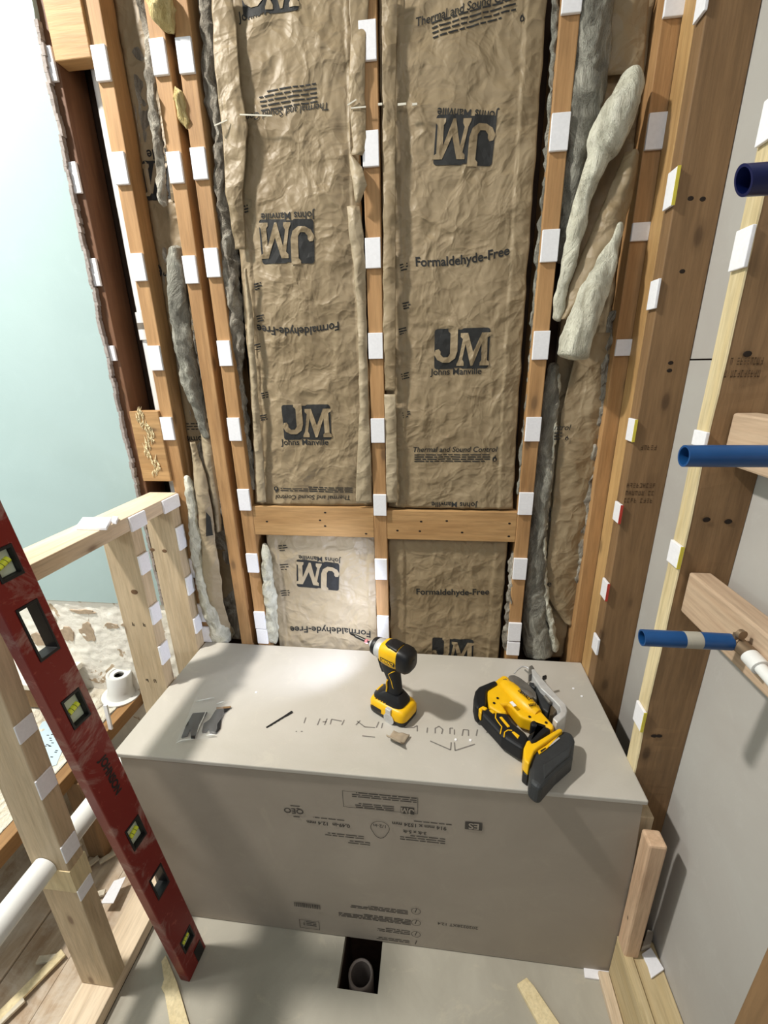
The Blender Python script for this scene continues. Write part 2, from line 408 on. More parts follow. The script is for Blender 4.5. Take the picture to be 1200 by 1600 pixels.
# torn lower wall, rough
def rough(u, v):
    x = -2.1+u*1.40; z = .0+v*.756
    a = noise.noise(Vector((x*9,1,z*9)))*.0035+noise.noise(Vector((x*40,4,z*40)))*.003
    return Vector((x, -.004-abs(a)*1.6, z))
o = MB().grid(rough, 200, 110).build('wall_back', THIN, smooth=True); struct(o)
TORN = plain('torn_brown_paper', (.70,.62,.53), .9, var=.25, scale=70, bs=.5)
for k, (px, py, w_, h_) in enumerate(((137,990,26,30),(172,979,24,9),(130,957,44,7),(103,992,26,26),(80,968,14,26),(195,978,14,7),(60,1000,30,22))):
    c = at(px, py, 'y', -.012); q = depth(c)/FPX; P = []
    for i in range(22):
        a = 2*PI*i/22; f = .5*(1+.45*noise.noise(Vector((math.cos(a)*1.6+k*3, math.sin(a)*1.6, k)))+.12*random.uniform(-1,1))
        P.append((c.x+math.cos(a)*w_*q*f, c.z+math.sin(a)*h_*q*f))
    o = MB().prism(P, -.0090, -.004, fn=lambda u,v,d: Vector((u,d,v))).build('trim_2', TORN); struct(o)
# right wall sheet, two boards with a seam
o = MB().box(.704,.717,-1.9,.09,.0,1.486).build('wall_right', BOARDW, bevel=.001); struct(o)
o = MB().box(.705,.718,-1.9,.09,1.489,2.6).build('wall_right', BOARDW, bevel=.001); struct(o)
o = MB().box(-2.1,1.2,-2.2,.12,3.3,3.32).build('ceiling', plain('white_ceiling', (.85,.85,.83), .9)); struct(o)
o = MB().box(-2.12,-2.1,-1.9,.1,0,3.3).build('wall_left', GREEN); struct(o)
# ------------------------------------------------------------------ framing
SW = .038
def board(name, mat, b, label, cat='stud', group=None, bevel=.002, rag=None):
    mb = MB()
    if rag is None: mb.box(*b)
    else:   # one ragged (wane) vertical arris on the -y side
        x0,x1,y0,y1,z0,z1 = b; n = 90
        for i in range(n+1):
            z = z0+(z1-z0)*i/n
            dy = rag*(.5+.5*noise.noise(Vector((7,0,z*5))))+.0015*noise.noise(Vector((1,0,z*40)))
            ring = [mb.bm.verts.new(p) for p in ((x0,y0+dy,z),(x0+dy*.8,y0,z),(x1,y0,z),(x1,y1,z),(x0,y1,z))]
            if i:
                for k in range(5): mb.bm.faces.new((prev[k],prev[(k+1)%5],ring[(k+1)%5],ring[k]))
            else: mb.bm.faces.new(ring[::-1])
            prev = ring
        mb.bm.faces.new(prev)
    o = mb.build(name, mat, bevel=bevel)
    return tag(o, label, cat, group)
def vstud(xc, mat, label, y0=0, dep=.089, z0=.0, z1=2.598): return board('wall_stud', mat, (xc-SW/2, xc+SW/2, y0, y0+dep, z0, z1), label)
XA, XB, XC, XF, XG, XD = -.606, -.466, -.406, .406, .599, -.733
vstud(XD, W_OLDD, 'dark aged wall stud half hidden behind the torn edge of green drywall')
vstud(XA, W_OLD, 'orange wall stud left of the narrow insulated bay, behind the low wall end')
vstud(XB, W_OLD, 'left one of the close pair of orange wall studs, bare below its shims')
vstud(XC, W_OLD, 'right one of the close pair of orange wall studs, nailed to the cross block')
vstud(0, W_OLD, 'orange wall stud between the two wide kraft paper bays')
vstud(XF, W_OLD, 'orange wall stud right of the wide paper bays, beside the hanging insulation')
vstud(XG, W_OLD, 'rough-edged orange wall stud in the right corner of back wall')
board('blocking', W_OLDX, (-.387,-.019,0,.038,1.008,1.100), 'orange cross block under the left wide paper bay', 'wood block')
board('blocking', W_OLDX, (.019,.387,.001,.039,1.004,1.094), 'orange cross block under the right wide paper bay', 'wood block')
board('blocking', W_OLDX, (-.714,-.625,-.008,.03,2.155,2.5), 'short orange block high at the left beside the drywall edge', 'wood block')
b = thing('blocking', 'short orange block with splintered face just above the low wall', 'wood block', (-.668,.01,1.176))
MB().box(-.714,-.625,-.008,.03,1.176,1.381).build('block', W_OLDX, b, bevel=.002)
mb = MB()
for i in range(90):
    z = 1.19+i*.0021; xx = -.674+.011*math.sin(i*.14)+random.uniform(-.007,.012); l = random.uniform(.008,.030)
    mb.tube([(xx,-.0082,z),(xx+random.uniform(-.003,.004),-.0090-.002*random.random(),z+l*.5),(xx+random.uniform(-.006,.006),-.0084,z+l)], [.0012,random.uniform(.0012,.0028),.0003], 5)
mb.build('splinters', W_YEL, b, label='fresh pale torn wood fibres')
NAIL = plain('dark_nail_hole', (.14,.09,.05), .8, bs=0)
STAMP = plain('faded_wood_stamp', (.36,.27,.18), .8, bs=0)
def find(lab): return next(o for o in bpy.data.objects if o.get('label','').startswith(lab))
def dots(parent, L, Y, r=.0030, name='nail_hole', mat=NAIL):
    for px, py in L:
        p = at(px, py, 'y', Y); MB().lathe([(.0001,0),(r,0),(r*.8,.0006),(.0001,.0007)], Matrix.Translation(p)@Matrix.Rotation(PI/2,4,'X')@Matrix.Scale(1.4,4,(1,0,0)), 10).build(name, mat, parent)
dots(find('orange cross block under the left'), [(508,801),(500,813),(508,822),(417,815),(572,834)], 0, .0028)
dots(find('orange cross block under the right'), [(658,815),(656,830),(698,814),(621,829),(722,832),(796,818),(795,838)], .001, .0028)
def stamp(parent, px, py, Y, wpx, rows, tilt=0, mat=STAMP):
    c = at(px, py, 'y', Y); W = (at(px+wpx/2, py, 'y', Y)-at(px-wpx/2, py, 'y', Y)).length; random.seed(int(px)); mb = MB()
    n = max(3, int(wpx/5))
    for j in range(rows):
        for i in range(n):
            if random.random() < .12: continue
            x = c.x-W/2+W*(i+.15)/n; z = c.z-j*.019; w_ = W/n*.6; h_ = .011
            for (x0, x1, z0, z1) in random.sample([(0,.25,0,1),(.75,1,0,1),(0,1,0,.18),(0,1,.82,1),(0,1,.42,.58)], 3):
                mb.box(x+x0*w_, x+x1*w_, Y-.0005, Y-.0001, z+z0*h_, z+z1*h_)
    mb.build('wood_stamp', mat, parent)
# right wall framing
board('wall_stud', W_PLY, (.615,.704,-.060,-.003,.038,2.598), 'rear half of the doubled corner stud on right wall, pale narrow edge')
board('wall_stud', W_BRN, (.616,.704,-.100,-.0605,.038,2.598), 'brown broad-faced front half of the doubled corner stud on right wall')
st2 = thing('wall_stud', 'yellow wavy-edged stud in right wall between two grey board strips', 'stud', (.66,-.36,.038))
mb = MB(); n = 110; prev = None
for i in range(n+1):
    z = .038+2.56*i/n
    dy = .010*noise.noise(Vector((7,0,z*4)))+.0015*noise.noise(Vector((1,0,z*40)))
    ring = [mb.bm.verts.new(p) for p in ((.615,-.375+dy,z),(.703,-.379,z),(.703,-.338,z),(.615,-.338+dy*.4,z))]
    if prev:
        for k in range(4): f = mb.bm.faces.new((prev[k],prev[(k+1)%4],ring[(k+1)%4],ring[k]))
    else: mb.bm.faces.new(ring[::-1])
    prev = ring
mb.bm.faces.new(prev)
o = mb.build('stud_body', W_BRN, st2)
mb = MB(); prev = None
for i in range(n+1):
    z = .038+2.56*i/n
    dy = .010*noise.noise(Vector((7,0,z*4)))+.0015*noise.noise(Vector((1,0,z*40)))
    ring = [mb.bm.verts.new(p) for p in ((.6135,-.3745+dy,z),(.616,-.3755+dy,z),(.616,-.338+dy*.4,z),(.6135,-.339+dy*.4,z))]
    if prev:
        for k in range(4): mb.bm.faces.new((prev[k],prev[(k+1)%4],ring[(k+1)%4],ring[k]))
    prev = ring
mb.build('bark_edge', W_YEL, st2, label='pale yellow barky edge')
board('wall_stud', W_BRN, (.615,.704,-.790,-.745,.1505,2.598), 'orange-brown stud cut off at the lower right corner of the photo')
board('bottom_plate', W_PLY, (.616,.703,-.4315,-.003,.0,.036), 'bottom plate of the right wall hidden behind the bench end', 'wood plate')
bp = thing('sill_stack', 'stacked yellow dusty sill boards along the foot of right wall', 'wood plate', (.66,-1.1,0))
MB().box(.619,.703,-1.9,-.4475,.0,.150).build('sill_board', W_YELY, bp, bevel=.003)
MB().box(.619,.640,-1.9,-.4475,.1502,.156).build('edge_strip', W_YELY, bp, bevel=.001)
board('bottom_plate', W_PALEY, (.592,.6175,-1.2,-.452,.0,.018), 'thin pale strip on the floor against the right bottom plate', 'wood strip')
stamp(find('brown broad-faced front half'), 1001, 762, -.100, 46, 3)
stamp(find('brown broad-faced front half'), 1013, 703, -.100, 26, 1)
stamp(st2, 1163, 570, -.3790, 58, 2)
dots(find('brown broad-faced front half'), [(1079,310),(1098,311),(1066,424),(1048,567),(1046,579)], -.100, .0042, 'knot')
dots(st2, [(1104,812),(1138,815),(1168,553),(1022,1150),(1030,1150)], -.3792, .0048, 'knot')
# blocks between the right studs
board('blocking', W_PINK, (.640,.678,-.745,-.380,1.320,1.404), 'upper pinkish horizontal block on right wall, behind the middle blue pipe', 'wood block', bevel=.004)
board('blocking', W_PINK, (.630,.668,-.745,-.380,1.029,1.113), 'lower pinkish horizontal block on right wall, above the lowest blue pipe', 'wood block', bevel=.004)
# low wall (pony wall)
board('top_plate', W_PALEY, (-.704,-.615,-1.3,-.003,1.103,1.141), 'pale dusty top plate of the low wall running to the green drywall', 'wood plate')
board('low_wall_stud', W_PALE, (-.704,-.615,-.047,-.006,.038,1.103), 'pale pine low wall stud standing right against the back wall')
board('low_wall_stud', W_PALE, (-.704,-.615,-.222,-.183,.038,1.103), 'pale pine low wall stud with a large knot, second from back wall')
PKN = plain('brown_knot', (.45,.34,.24), .7)
dots(find('pale pine low wall stud with a large knot'), [(210,925)], -.222, .0075, 'knot', PKN)
stamp(find('pale pine low wall stud with a large knot'), 215, 978, -.222, 28, 1, mat=NAIL)
stamp(find('pale pine low wall stud with a large knot'), 237, 1066, -.222, 18, 1, mat=NAIL)
dots(find('pale pine low wall stud standing right'), [(257,861),(238,859)], -.047, .006, 'knot', PKN)
p2 = thing('low_wall_stud', 'pale pine low wall stud nearest the camera, pierced by a white pipe', 'stud', (-.66,-.60,.038))
MB().box(-.704,-.615,-.622,-.582,.038,1.103).build('stud_body', W_PALE, p2, bevel=.002)
MB().box(-.7045,-.6135,-.6235,-.5805,.40,.468).build('stained_band', W_YEL, p2, label='greyish yellow band of glue stain')
board('bottom_plate', W_PALEY, (-.704,-.616,-1.9,-.003,.0,.037), 'pale dusty bottom plate of the low wall on the floor', 'wood plate')
# ------------------------------------------------------------------ shims
def ordw(i): return ['top','second','third','fourth','fifth','sixth','seventh','eighth','ninth'][i]
def shim(fnbox, where, i, n, edge=None, group='white shims on the framing'):
    pos = ('topmost visible' if i == 0 else 'lowest visible' if i == n-1 else ordw(i)+' from the top')
    lab = 'white foam shim, %s, %s' % (pos, where)
    b = fnbox
    o = MB().box(*b).build('foam_shim', SHIM, bevel=.0012)
    if edge is None: tag(o, lab, 'shim', group)
    else:
        t = thing('foam_shim', lab, 'shim', o.location.copy(), group)
        o.parent = t; o.location = (0,0,0); o.name = 'pad'
        x0,x1,y0,y1,z0,z1 = b
        if abs(x1-x0) < .02: e = MB().box(x0,x1,y0-.0016,y0-.0001,z0,z1)
        else: e = MB().box(x1+.0001,x1+.0016,y0,y1,z0,z1)
        e.build('paper_edge', edge, t, label='coloured paper edge')
    return o
def back_shims(xc, L, where, wd=.033, edges={}, y0=-.0075):
    n = len(L)
    for i, (px, a, b) in enumerate(L):
        zt = at(px, a, 'y', y0).z; zb = at(px, b, 'y', y0).z
        x = xc+random.uniform(-.0012,.0012)
        shim((x-wd/2, x+wd/2, y0, -.0003, zb, zt), where, i, n, edges.get(i))
back_shims(-.734, [(80,70,127),(115,252,302),(150,403,447),(177,540,564)], 'on the dark stud beside the green drywall', .030)
back_shims(XA, [(160,68,126),(190,236,288),(217,395,439),(244,540,579),(263,652,688),(302,874,903),(316,945,972),(322,980,1003)], 'on the orange stud behind the low wall end', .035, {5: SHIMEDGE})
back_shims(XB, [(248,58,117),(273,236,286),(298,399,443)], 'on the left of the paired studs', .035)
back_shims(XC, [(291,56,114),(313,229,280),(333,387,433),(352,532,572),(370,653,689),(385,765,798),(398,866,895),(410,957,983),(413,984,1006)], 'on the right of the paired studs', .036)
back_shims(0, [(573,30,94),(578,203,260),(581,371,419),(586,520,561),(589,654,692),(592,773,806),(594,874,906),(596,963,1002)], 'on the stud between the wide paper bays', .037)
back_shims(XF, [(890,-40,20),(877,175,235),(860,358,409),(845,517,562),(832,652,690),(823,770,805),(812,873,906),(803,974,1002),(800,1004,1024)], 'on the stud right of the wide paper bays', .038)
back_shims(XG, [(1052,-30,25),(1025,175,233),(1003,347,376),(974,530,556)], 'on the corner stud of the back wall', .038)
def side_shims(X, L, y0, y1, where, sgn=-1, th=.0065, edges={}):
    n = len(L)
    for i, (px, a, b) in enumerate(L):
        zt = at(px, a, 'x', X).z; zb = at(px, b, 'x', X).z
        bx = (X-th, X-.0003) if sgn < 0 else (X+.0003, X+th)
        shim((bx[0], bx[1], y0, y1, zb, zt), where, i, n, edges.get(i))
side_shims(.615, [(1093,-12,32),(1043,276,328),(1018,441,484),(984,652,688),(962,780,812),(943,899,931),(929,984,1014)], -.106, -.070,
           'on the doubled corner stud of right wall', edges={1: SHIMEDGE, 3: SHIMEDGE, 4: SHIMRED, 5: SHIMRED})
side_shims(.6135, [(1195,163,225),(1160,360,420),(1095,672,697),(1054,843,882),(998,1092,1132)], -.379, -.342,
           'on the yellow wavy stud of right wall', edges={3: SHIMEDGE, 4: SHIMEDGE})
side_shims(-.615, [(278,822,862),(290,902,934),(302,966,994)], -.047, -.010, 'on the low wall stud against the back wall', 1)
side_shims(-.615, [(226,862,895),(242,941,973),(257,1000,1034)], -.224, -.186, 'on the knotty second stud of the low wall', 1)
side_shims(-.615, [(28,1130,1166),(60,1215,1255),(99,1318,1354),(124,1386,1410)], -.624, -.586, 'on the nearest low wall stud with the pipe', 1, .004)
for i, (px, a, b, y0, y1) in enumerate([(258,0,0,-.085,-.008),(210,0,0,-.225,-.165)]):
    o = MB().box(-.6145,-.608,y0,y1,1.100,1.139).build('foam_shim', SHIM, bevel=.0012)
    tag(o, ['white foam shim on low wall plate edge, at its corner with the back wall','white foam shim on low wall plate edge above the knotty stud'][i], 'shim', 'white shims on the framing')
def lying(quad, z, th, label, mat=SHIM, name='foam_shim', cat='shim', group='white shims on the framing', bev=.001):
    P = [at(px, py, 'z', z+th) for px, py in quad]
    o = MB().prism([(p.x, p.y) for p in P], z+.0004, z+th).build(name, mat, bevel=bev); return tag(o, label, cat, group)
lying([(118,823),(129,808),(174,808),(166,824)], 1.141, .008, 'large white tile lying loose on the low wall top plate')
lying([(174,814),(176,806),(185,807),(181,815)], 1.141, .008, 'small white scrap lying behind the large tile on the plate')
lying([(912,1511),(955,1517),(958,1533),(914,1527)], 0, .006, 'white shim lying on the floor in front of the grey bench')
lying([(1003,1490),(1017,1480),(1038,1514),(1018,1528),(1012,1508)], .1502, .006, 'bitten white shim lying on right bottom plate near grey bench')
lying([(157,1411),(178,1376),(197,1369),(177,1411)], .037, .003, 'white paper scrap on the low wall bottom plate', name='paper_scrap', cat='scrap', group=None)
# ------------------------------------------------------------------ insulation
def interp(T, z):
    T = sorted(T)
    if z <= T[0][0]: return T[0][1]
    for (a, u), (b, v) in zip(T, T[1:]):
        if z <= b: return u+(v-u)*(z-a)/(b-a)
    return T[-1][1]
def make_surf(xl, xr, y0, bulge, seed, wr=.006, flange=.03):
    def s(x, z):
        L = interp(xl, z); R = interp(xr, z); t = (x-L)/(R-L)
        y = y0-bulge*max(0, 1-(2*t-1)**4)
        q = Vector((x*6+seed, seed, z*5)); y -= wr*.9*noise.noise(q)
        q = Vector((x*17+seed, seed, z*11)); y += wr*.9*abs(noise.noise(q))
        q = Vector((x*40, seed, z*34)); y += wr*.45*abs(noise.noise(q))
        if x-L < flange*(1+.12*noise.noise(Vector((0,seed,z*9)))): y -= .0035
        if R-x < flange*.8: y -= .0035
        return y
    return s
def batt(label, xl, xr, z0, z1, surf, mat=KRAFT, dx=.004):
    t = thing('insulation_batt', label, 'insulation', ((interp(xl,z0)+interp(xr,z0))/2, .05, z0))
    nx = int((interp(xr,z0)-interp(xl,z0))/dx); nz = int((z1-z0)/.007)
    def f(u, v):
        z = z0+v*(z1-z0); L = interp(xl,z)+.003*noise.noise(Vector((3,1,z*18))); R = interp(xr,z)+.003*noise.noise(Vector((9,1,z*18)))
        x = L+u*(R-L); return Vector((x, surf(x,z), z))
    MB().grid(f, nx, nz).build('kraft_facing', mat, t, smooth=True, solid=.0008)
    zm = (z0+z1)/2
    MB().box(interp(xl,zm)+.006, interp(xr,zm)-.006, .052, .092, z0+.003, z1-.003).build('fibreglass_core', FIB, t)
    return t
def fluff(name, pts, mat, parent=None, seed=1, squash=1, amp=.35, dens=.006, seg=26, label=None):
    """lumpy fibre roll through photo points (px, py, plane y, half width px)"""
    P = [];
    for px, py, Y, r in pts:
        p = at(px, py, 'y', Y); P.append((p, r*depth(p)/FPX))
    Q = []; Rr = []
    for i in range(len(P)-1):
        a, b = P[i], P[i+1]; n = max(2, int((b[0]-a[0]).length/dens))
        for k in range(n):
            t = k/n; Q.append(a[0].lerp(b[0], t)); Rr.append(a[1]+(b[1]-a[1])*(t*t*(3-2*t)))
    Q.append(P[-1][0]); Rr.append(P[-1][1])
    n = len(Q)
    S = [sum(Q[max(0,i-3):i+4], Vector((0,0,0)))/len(Q[max(0,i-3):i+4]) for i in range(n)]
    e = max(1, int(.02/dens)); 
    for i in range(min(e, n)):
        k = math.sqrt(max(.02, 1-(1-(i)/e)**2)); Rr[i] *= k; Rr[n-1-i] *= k
    mb = MB(); mb.tube(S, Rr, seg, squash=squash)
    for v in mb.bm.verts:
        j = min(range(0, n), key=lambda q: (v.co-S[q]).length_squared) if n < 60 else None
        c = v.co; R = sum(Rr)/n
        d = noise.noise_vector(Vector((c.x,c.y,c.z*.4))*(.8/R)+Vector((seed,0,0)))*R*amp+noise.noise_vector(c*60+Vector((0,seed,0)))*.0045*min(1.5,amp/.35)
        v.co = c+d
    o = mb.build(name, mat, parent, smooth=True, label=label); return o
def ribbon(name, rows, mat, parent, bul=.006, seed=2, nu=18, wr=.005, dens=.008, solid=.0008):
    """hanging paper through rows (px left, px right, py, plane y)"""
    R = []
    for a, b, py, Y in rows: R.append((at(a, py, 'y', Y), at(b, py, 'y', Y)))
    G = []
    for (a, b), (c, d) in zip(R, R[1:]):
        n = max(2, int((a-c).length/dens))
        for k in range(n): t = k/n; G.append((a.lerp(c,t), b.lerp(d,t)))
    G.append(R[-1]); nv = len(G)-1
    def f(u, v):
        a, b = G[round(v*nv)]; p = a.lerp(b, u)
        p.y -= bul*math.sin(PI*u)+wr*noise.noise(Vector((p.x*22+seed, 0, p.z*12)))+wr*.5*noise.noise(Vector((p.x*50, seed, p.z*40)))
        e = .0025*noise.noise(Vector((seed, u > .5, p.z*30))) if u in (0, 1) else 0
        p.x += e; return p
    return MB().grid(f, nu, nv).build(name, mat, parent, smooth=True, solid=solid)
# wide left bay, upper
xl3 = [(1.10,-.382),(1.45,-.356),(1.76,-.342),(2.02,-.352),(2.6,-.336)]; xr3 = [(1.10,-.022),(1.45,-.024),(1.75,-.030),(2.1,-.026),(2.6,-.03)]
s3 = make_surf(xl3, xr3, .022, .012, 1.3)
b3 = batt('kraft faced insulation in the left wide bay above the cross block', xl3, xr3, 1.103, 2.45, s3)
I = Ink(s3)
I.logo(418,-22,92); I.text(417,17,94,'Johns Manville',0,4)
I.lines(450,148,90,5,1,3); I.text(438,177,150,'Thermal and Sound Control',1,2,.006,.2)
I.text(450,336,84,'Johns Manville',1,-1); I.logo(450,378,86,1,-2)
I.text(465,516,128,'Formaldehyde-Free',1,0,.018,curve=-.9)
I.logo(478,660,77); I.text(476,692,74,'Johns Manville')
I.lines(494,762,112,3,1,-1,.006); I.flame(432,764,9,1); I.text(488,777,116,'Thermal and Sound Control',1,0,.006,.2)
for (px, py) in ((404,450),(408,500),(402,545),(414,620),(412,655),(383,330)): I.lines(px,py,12,3,0,10,.006)
I.done(b3)
fluff('fibreglass_edge', [(318,-20,.03,14),(332,60,.03,12),(325,120,.025,12),(345,200,.03,11),(345,290,.02,10),(358,380,.03,12),(362,450,.02,13),(372,520,.02,10),(376,600,.03,6),(384,680,.03,6),(396,770,.03,8)], FIB, b3, 3, amp=.5, label='grey fibreglass bulging out beside the paper')
ribbon('paper_flange', [(545,578,-20,-.004),(548,572,60,-.006),(545,570,150,-.006),(548,572,190,-.008),(552,572,230,-.006),(548,566,243,-.01)], KRAFT, b3, .004, 4)
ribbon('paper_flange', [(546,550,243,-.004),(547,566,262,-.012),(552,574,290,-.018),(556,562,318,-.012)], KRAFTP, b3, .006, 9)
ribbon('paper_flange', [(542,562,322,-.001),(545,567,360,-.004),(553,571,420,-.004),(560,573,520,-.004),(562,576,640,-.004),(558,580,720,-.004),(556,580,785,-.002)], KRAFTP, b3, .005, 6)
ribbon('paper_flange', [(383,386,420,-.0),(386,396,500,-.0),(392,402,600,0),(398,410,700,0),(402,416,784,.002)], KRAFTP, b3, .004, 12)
ribbon('paper_flange', [(330,362,-20,0),(334,372,80,0),(340,378,150,-.004),(346,388,200,-.004),(354,380,300,-.002),(368,383,390,.002)], KRAFT, b3, .002, 19, wr=.006)
STRAP = plain('pale_strap', (.86,.84,.78), .3)
mb = MB()
for (px, py, l, a) in ((345,192,22,.25),(400,180,50,-.1),(550,160,14,.4),(560,168,22,0)):
    c = at(px, py, 'y', -.012); M = Matrix.Translation(c)@Matrix.Rotation(-a, 4, 'Y'); mb.box(-l/FPX/2, l/FPX/2, -.0006, .0006, -.0013, .0013, M); mb.build('strap_band', STRAP, b3, label='remains of a pale packing strap'); mb = MB()
# wide right bay, upper
xl4 = [(1.10,.022),(2.6,.022)]; xr4 = [(1.10,.375),(1.5,.366),(2.0,.362),(2.6,.36)]
s4 = make_surf(xl4, xr4, .020, .010, 6.1, flange=.05)
b4 = batt('kraft faced insulation in the right wide bay above the cross block', xl4, xr4, 1.100, 2.45, s4)
I = Ink(s4)
I.text(735,10,172,'Thermal and Sound Control',0,8,.01,.2); I.lines(740,35,130,4,0,8); I.flame(816,28,9)
I.text(731,176,96,'Johns Manville',1,-6); I.logo(727,220,96,1,-4)
I.text(722,408,146,'Formaldehyde-Free',0,4,.02,curve=.7)
I.logo(720,545,88); I.text(712,582,80,'Johns Manville'); I.text(711,702,132,'Thermal and Sound Control',0,0,.01,.2)
I.lines(706,718,118,4,0,0,.006); I.flame(773,717,9); I.text(710,787,72,'Johns Manville',1)
for (px, py) in ((632,420),(636,480),(630,520),(634,590),(636,650)): I.lines(px,py,12,3,0,12,.006)
I.done(b4)
fluff('fibreglass_edge', [(868,-20,.02,5),(864,120,.02,5),(856,240,.02,5),(846,360,.02,5),(836,500,.02,5),(826,640,.02,5),(812,780,.02,6)], FIBD, b4, 8, amp=.6, label='thin grey fibreglass line beside the paper')
ribbon('paper_flange', [(596,622,-20,-.002),(598,618,140,-.002),(599,618,300,-.002),(599,618,500,-.003),(602,618,610,-.003)], KRAFT, b4, .003, 14)
ribbon('paper_flange', [(600,618,616,-.004),(603,620,700,-.004),(604,621,785,-.003)], KRAFTP, b4, .003, 15)
mb = MB()
for (px, py, l) in ((594,163,6),(628,163,12),(648,163,7)):
    c = at(px, py, 'y', -.006); mb.box(c.x-l/FPX/2, c.x+l/FPX/2, c.y-.001, c.y+.001, c.z-.002, c.z+.002); mb.build('strap_band', STRAP, b4, label='remains of a pale packing strap'); mb = MB()
# lower bays
xl = [(.2,-.356),(1.1,-.362)]; xr = [(.2,-.022),(1.1,-.022)]
s5 = make_surf(xl, xr, .022, .006, 11.5)
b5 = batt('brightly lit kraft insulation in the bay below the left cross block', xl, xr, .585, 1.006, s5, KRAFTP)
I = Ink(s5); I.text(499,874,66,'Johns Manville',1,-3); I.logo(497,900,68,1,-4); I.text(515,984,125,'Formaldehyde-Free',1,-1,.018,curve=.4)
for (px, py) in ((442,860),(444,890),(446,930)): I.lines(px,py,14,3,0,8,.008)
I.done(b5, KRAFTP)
fluff('fibreglass_edge', [(411,846,.01,4),(417,870,.008,7),(420,910,.006,9),(424,950,.010,9),(426,1004,.024,10)], FIBW, b5, 5, amp=.4, label='white fibreglass edge beside the paper')
xl = [(.2,.022),(1.1,.022)]; xr = [(.2,.366),(1.1,.370)]
s6 = make_surf(xl, xr, .020, .006, 15.5, flange=.045)
b6 = batt('kraft faced insulation in the bay below the right cross block', xl, xr, .585, 1.002, s6)
I = Ink(s6); I.text(707,928,114,'Formaldehyde-Free',0,2,.018,curve=.2); I.logo(706,1017,66); I.done(b6)
fluff('fibreglass_edge', [(803,856,.02,4),(800,900,.012,5),(796,960,.012,6),(790,1020,.012,6)], FIB, b6, 7, amp=.6, label='thin grey fibreglass line beside the paper')
# narrow bay 2
xl = [(.2,-.585),(2.6,-.585)]; xr = [(.2,-.49),(2.6,-.49)]
s7 = make_surf(xl, xr, .056, .006, 21.5, flange=.015)
b7 = batt('narrow kraft insulation strip between the left orange studs, partly fallen forward', xl, xr, .585, 2.45, s7, dx=.006)
I = Ink(s7); I.text(243,228,60,'Manville',1); I.logo(246,272,74,1,-2); I.text(238,422,60,'Free',1); I.text(300,690,40,'C omis',1); I.lines(296,672,30,3)
I.done(b7)
fluff('fibreglass_fold', [(218,-20,.02,10),(236,60,.02,8),(236,140,.0,7),(243,200,-.004,8),(250,250,.0,7),(256,330,.0,6)], FIB, b7, 31, amp=.4, label='grey fibreglass beside the stud')
fluff('fibreglass_fold', [(276,380,.02,12),(278,450,.01,16),(284,520,.01,15),(298,590,.01,14),(312,640,.012,10),(325,690,.015,7)], FIBD, b7, 33, amp=.32, label='dull grey silvery fibreglass fold')
fluff('fibreglass_fold', [(291,740,.0,4),(300,780,-.004,7),(305,840,-.006,8),(310,890,-.008,7),(318,920,-.008,9),(330,955,-.002,13),(350,998,.042,18)], FIBW, b7, 35, amp=.4, label='bright white fibreglass fold')
ribbon('kraft_fold', [(298,305,690,.01),(302,322,740,.0),(307,331,790,-.004),(314,336,840,-.008),(316,344,890,-.012),(324,348,940,-.008),(336,364,990,.03)], KRAFTP, b7, .012, 37)
ribbon('kraft_fold', [(312,330,660,.02),(318,338,720,.014),(330,344,790,.012),(338,346,830,.014)], KRAFTP, b7, .010, 39)
o = lambda: 0
mb = MB(); P = [at(*q, 'y', -.024) for q in ((322,800),(329,808),(333,836),(322,838))]
mb.prism([(p.x, p.z) for p in P], -.0245, -.0240, fn=lambda u,v,d: Vector((u,d,v))); mb.build('logo_patch', INK, b7, label='black corner of a printed logo')
# narrow dark bay 1: white waste pipe
t = thing('waste_pipe', 'white vertical plastic pipe between the dark stud and the orange stud', 'pipe', (-.654,.062,.0))
MB().tube([(-.654,.062,0),(-.654,.062,2.598)], .0215, 28).build('pipe', PVC, t, smooth=True)
zc = at(218,510,'y',.045).z
MB().tube([(-.654,.062,zc-.035),(-.654,.062,zc+.035)], .0265, 28).build('coupling', PVC, t, smooth=True)
MB().tube([(-.654,.062,zc-.008),(-.654,.062,zc+.008)], .0270, 28).build('printed_band', GREYP, t, smooth=True, label='grey printed band')
# corner bay 5
xl = [(.2,.470),(2.6,.455)]; xr = [(.2,.575),(2.6,.578)]
s8 = make_surf(xl, xr, .050, .002, 27.5, wr=.004, flange=0)
b8 = batt('corner bay insulation at right, kraft paper torn with white fibreglass rolls hanging out', xl, xr, .585, 2.45, s8, dx=.006)
sfl = lambda x, z: .018
ribbon('kraft_sheet', [(905,962,520,.030),(893,950,580,.028),(878,943,640,.026),(870,932,720,.026),(862,920,800,.026),(856,912,860,.026),(850,903,920,.026),(866,900,950,.028),(884,896,975,.03)], KRAFT, b8, .008, 41, nu=26)
I = Ink(lambda x, z: .0165); I.text(880,668,26,'ntrol',0,0,.01,.2); I.flame(886,685,7); I.lines(872,685,12,3); I.text(855,914,14,'ee'); I.done(b8)
ribbon('kraft_sheet', [(960,1015,-20,.03),(948,1010,60,.03),(940,1004,120,.034)], KRAFT, b8, .006, 43)
ribbon('kraft_sheet', [(975,1000,240,-.02),(950,990,300,-.02),(925,975,360,-.022),(900,950,420,-.026),(884,915,470,-.02),(872,884,500,-.01)], KRAFT, b8, .018, 45, wr=.01)
fluff('hanging_fibreglass_roll', [(998,98,-.02,10),(985,135,-.025,20),(965,180,-.03,28),(945,225,-.03,27),(932,250,-.03,16),(918,290,-.028,14),(904,340,-.026,13),(890,400,-.024,11),(878,460,-.02,9),(868,510,-.01,7)], FIBW, b8, 51, amp=.22, seg=32, label='upper white fibreglass roll')
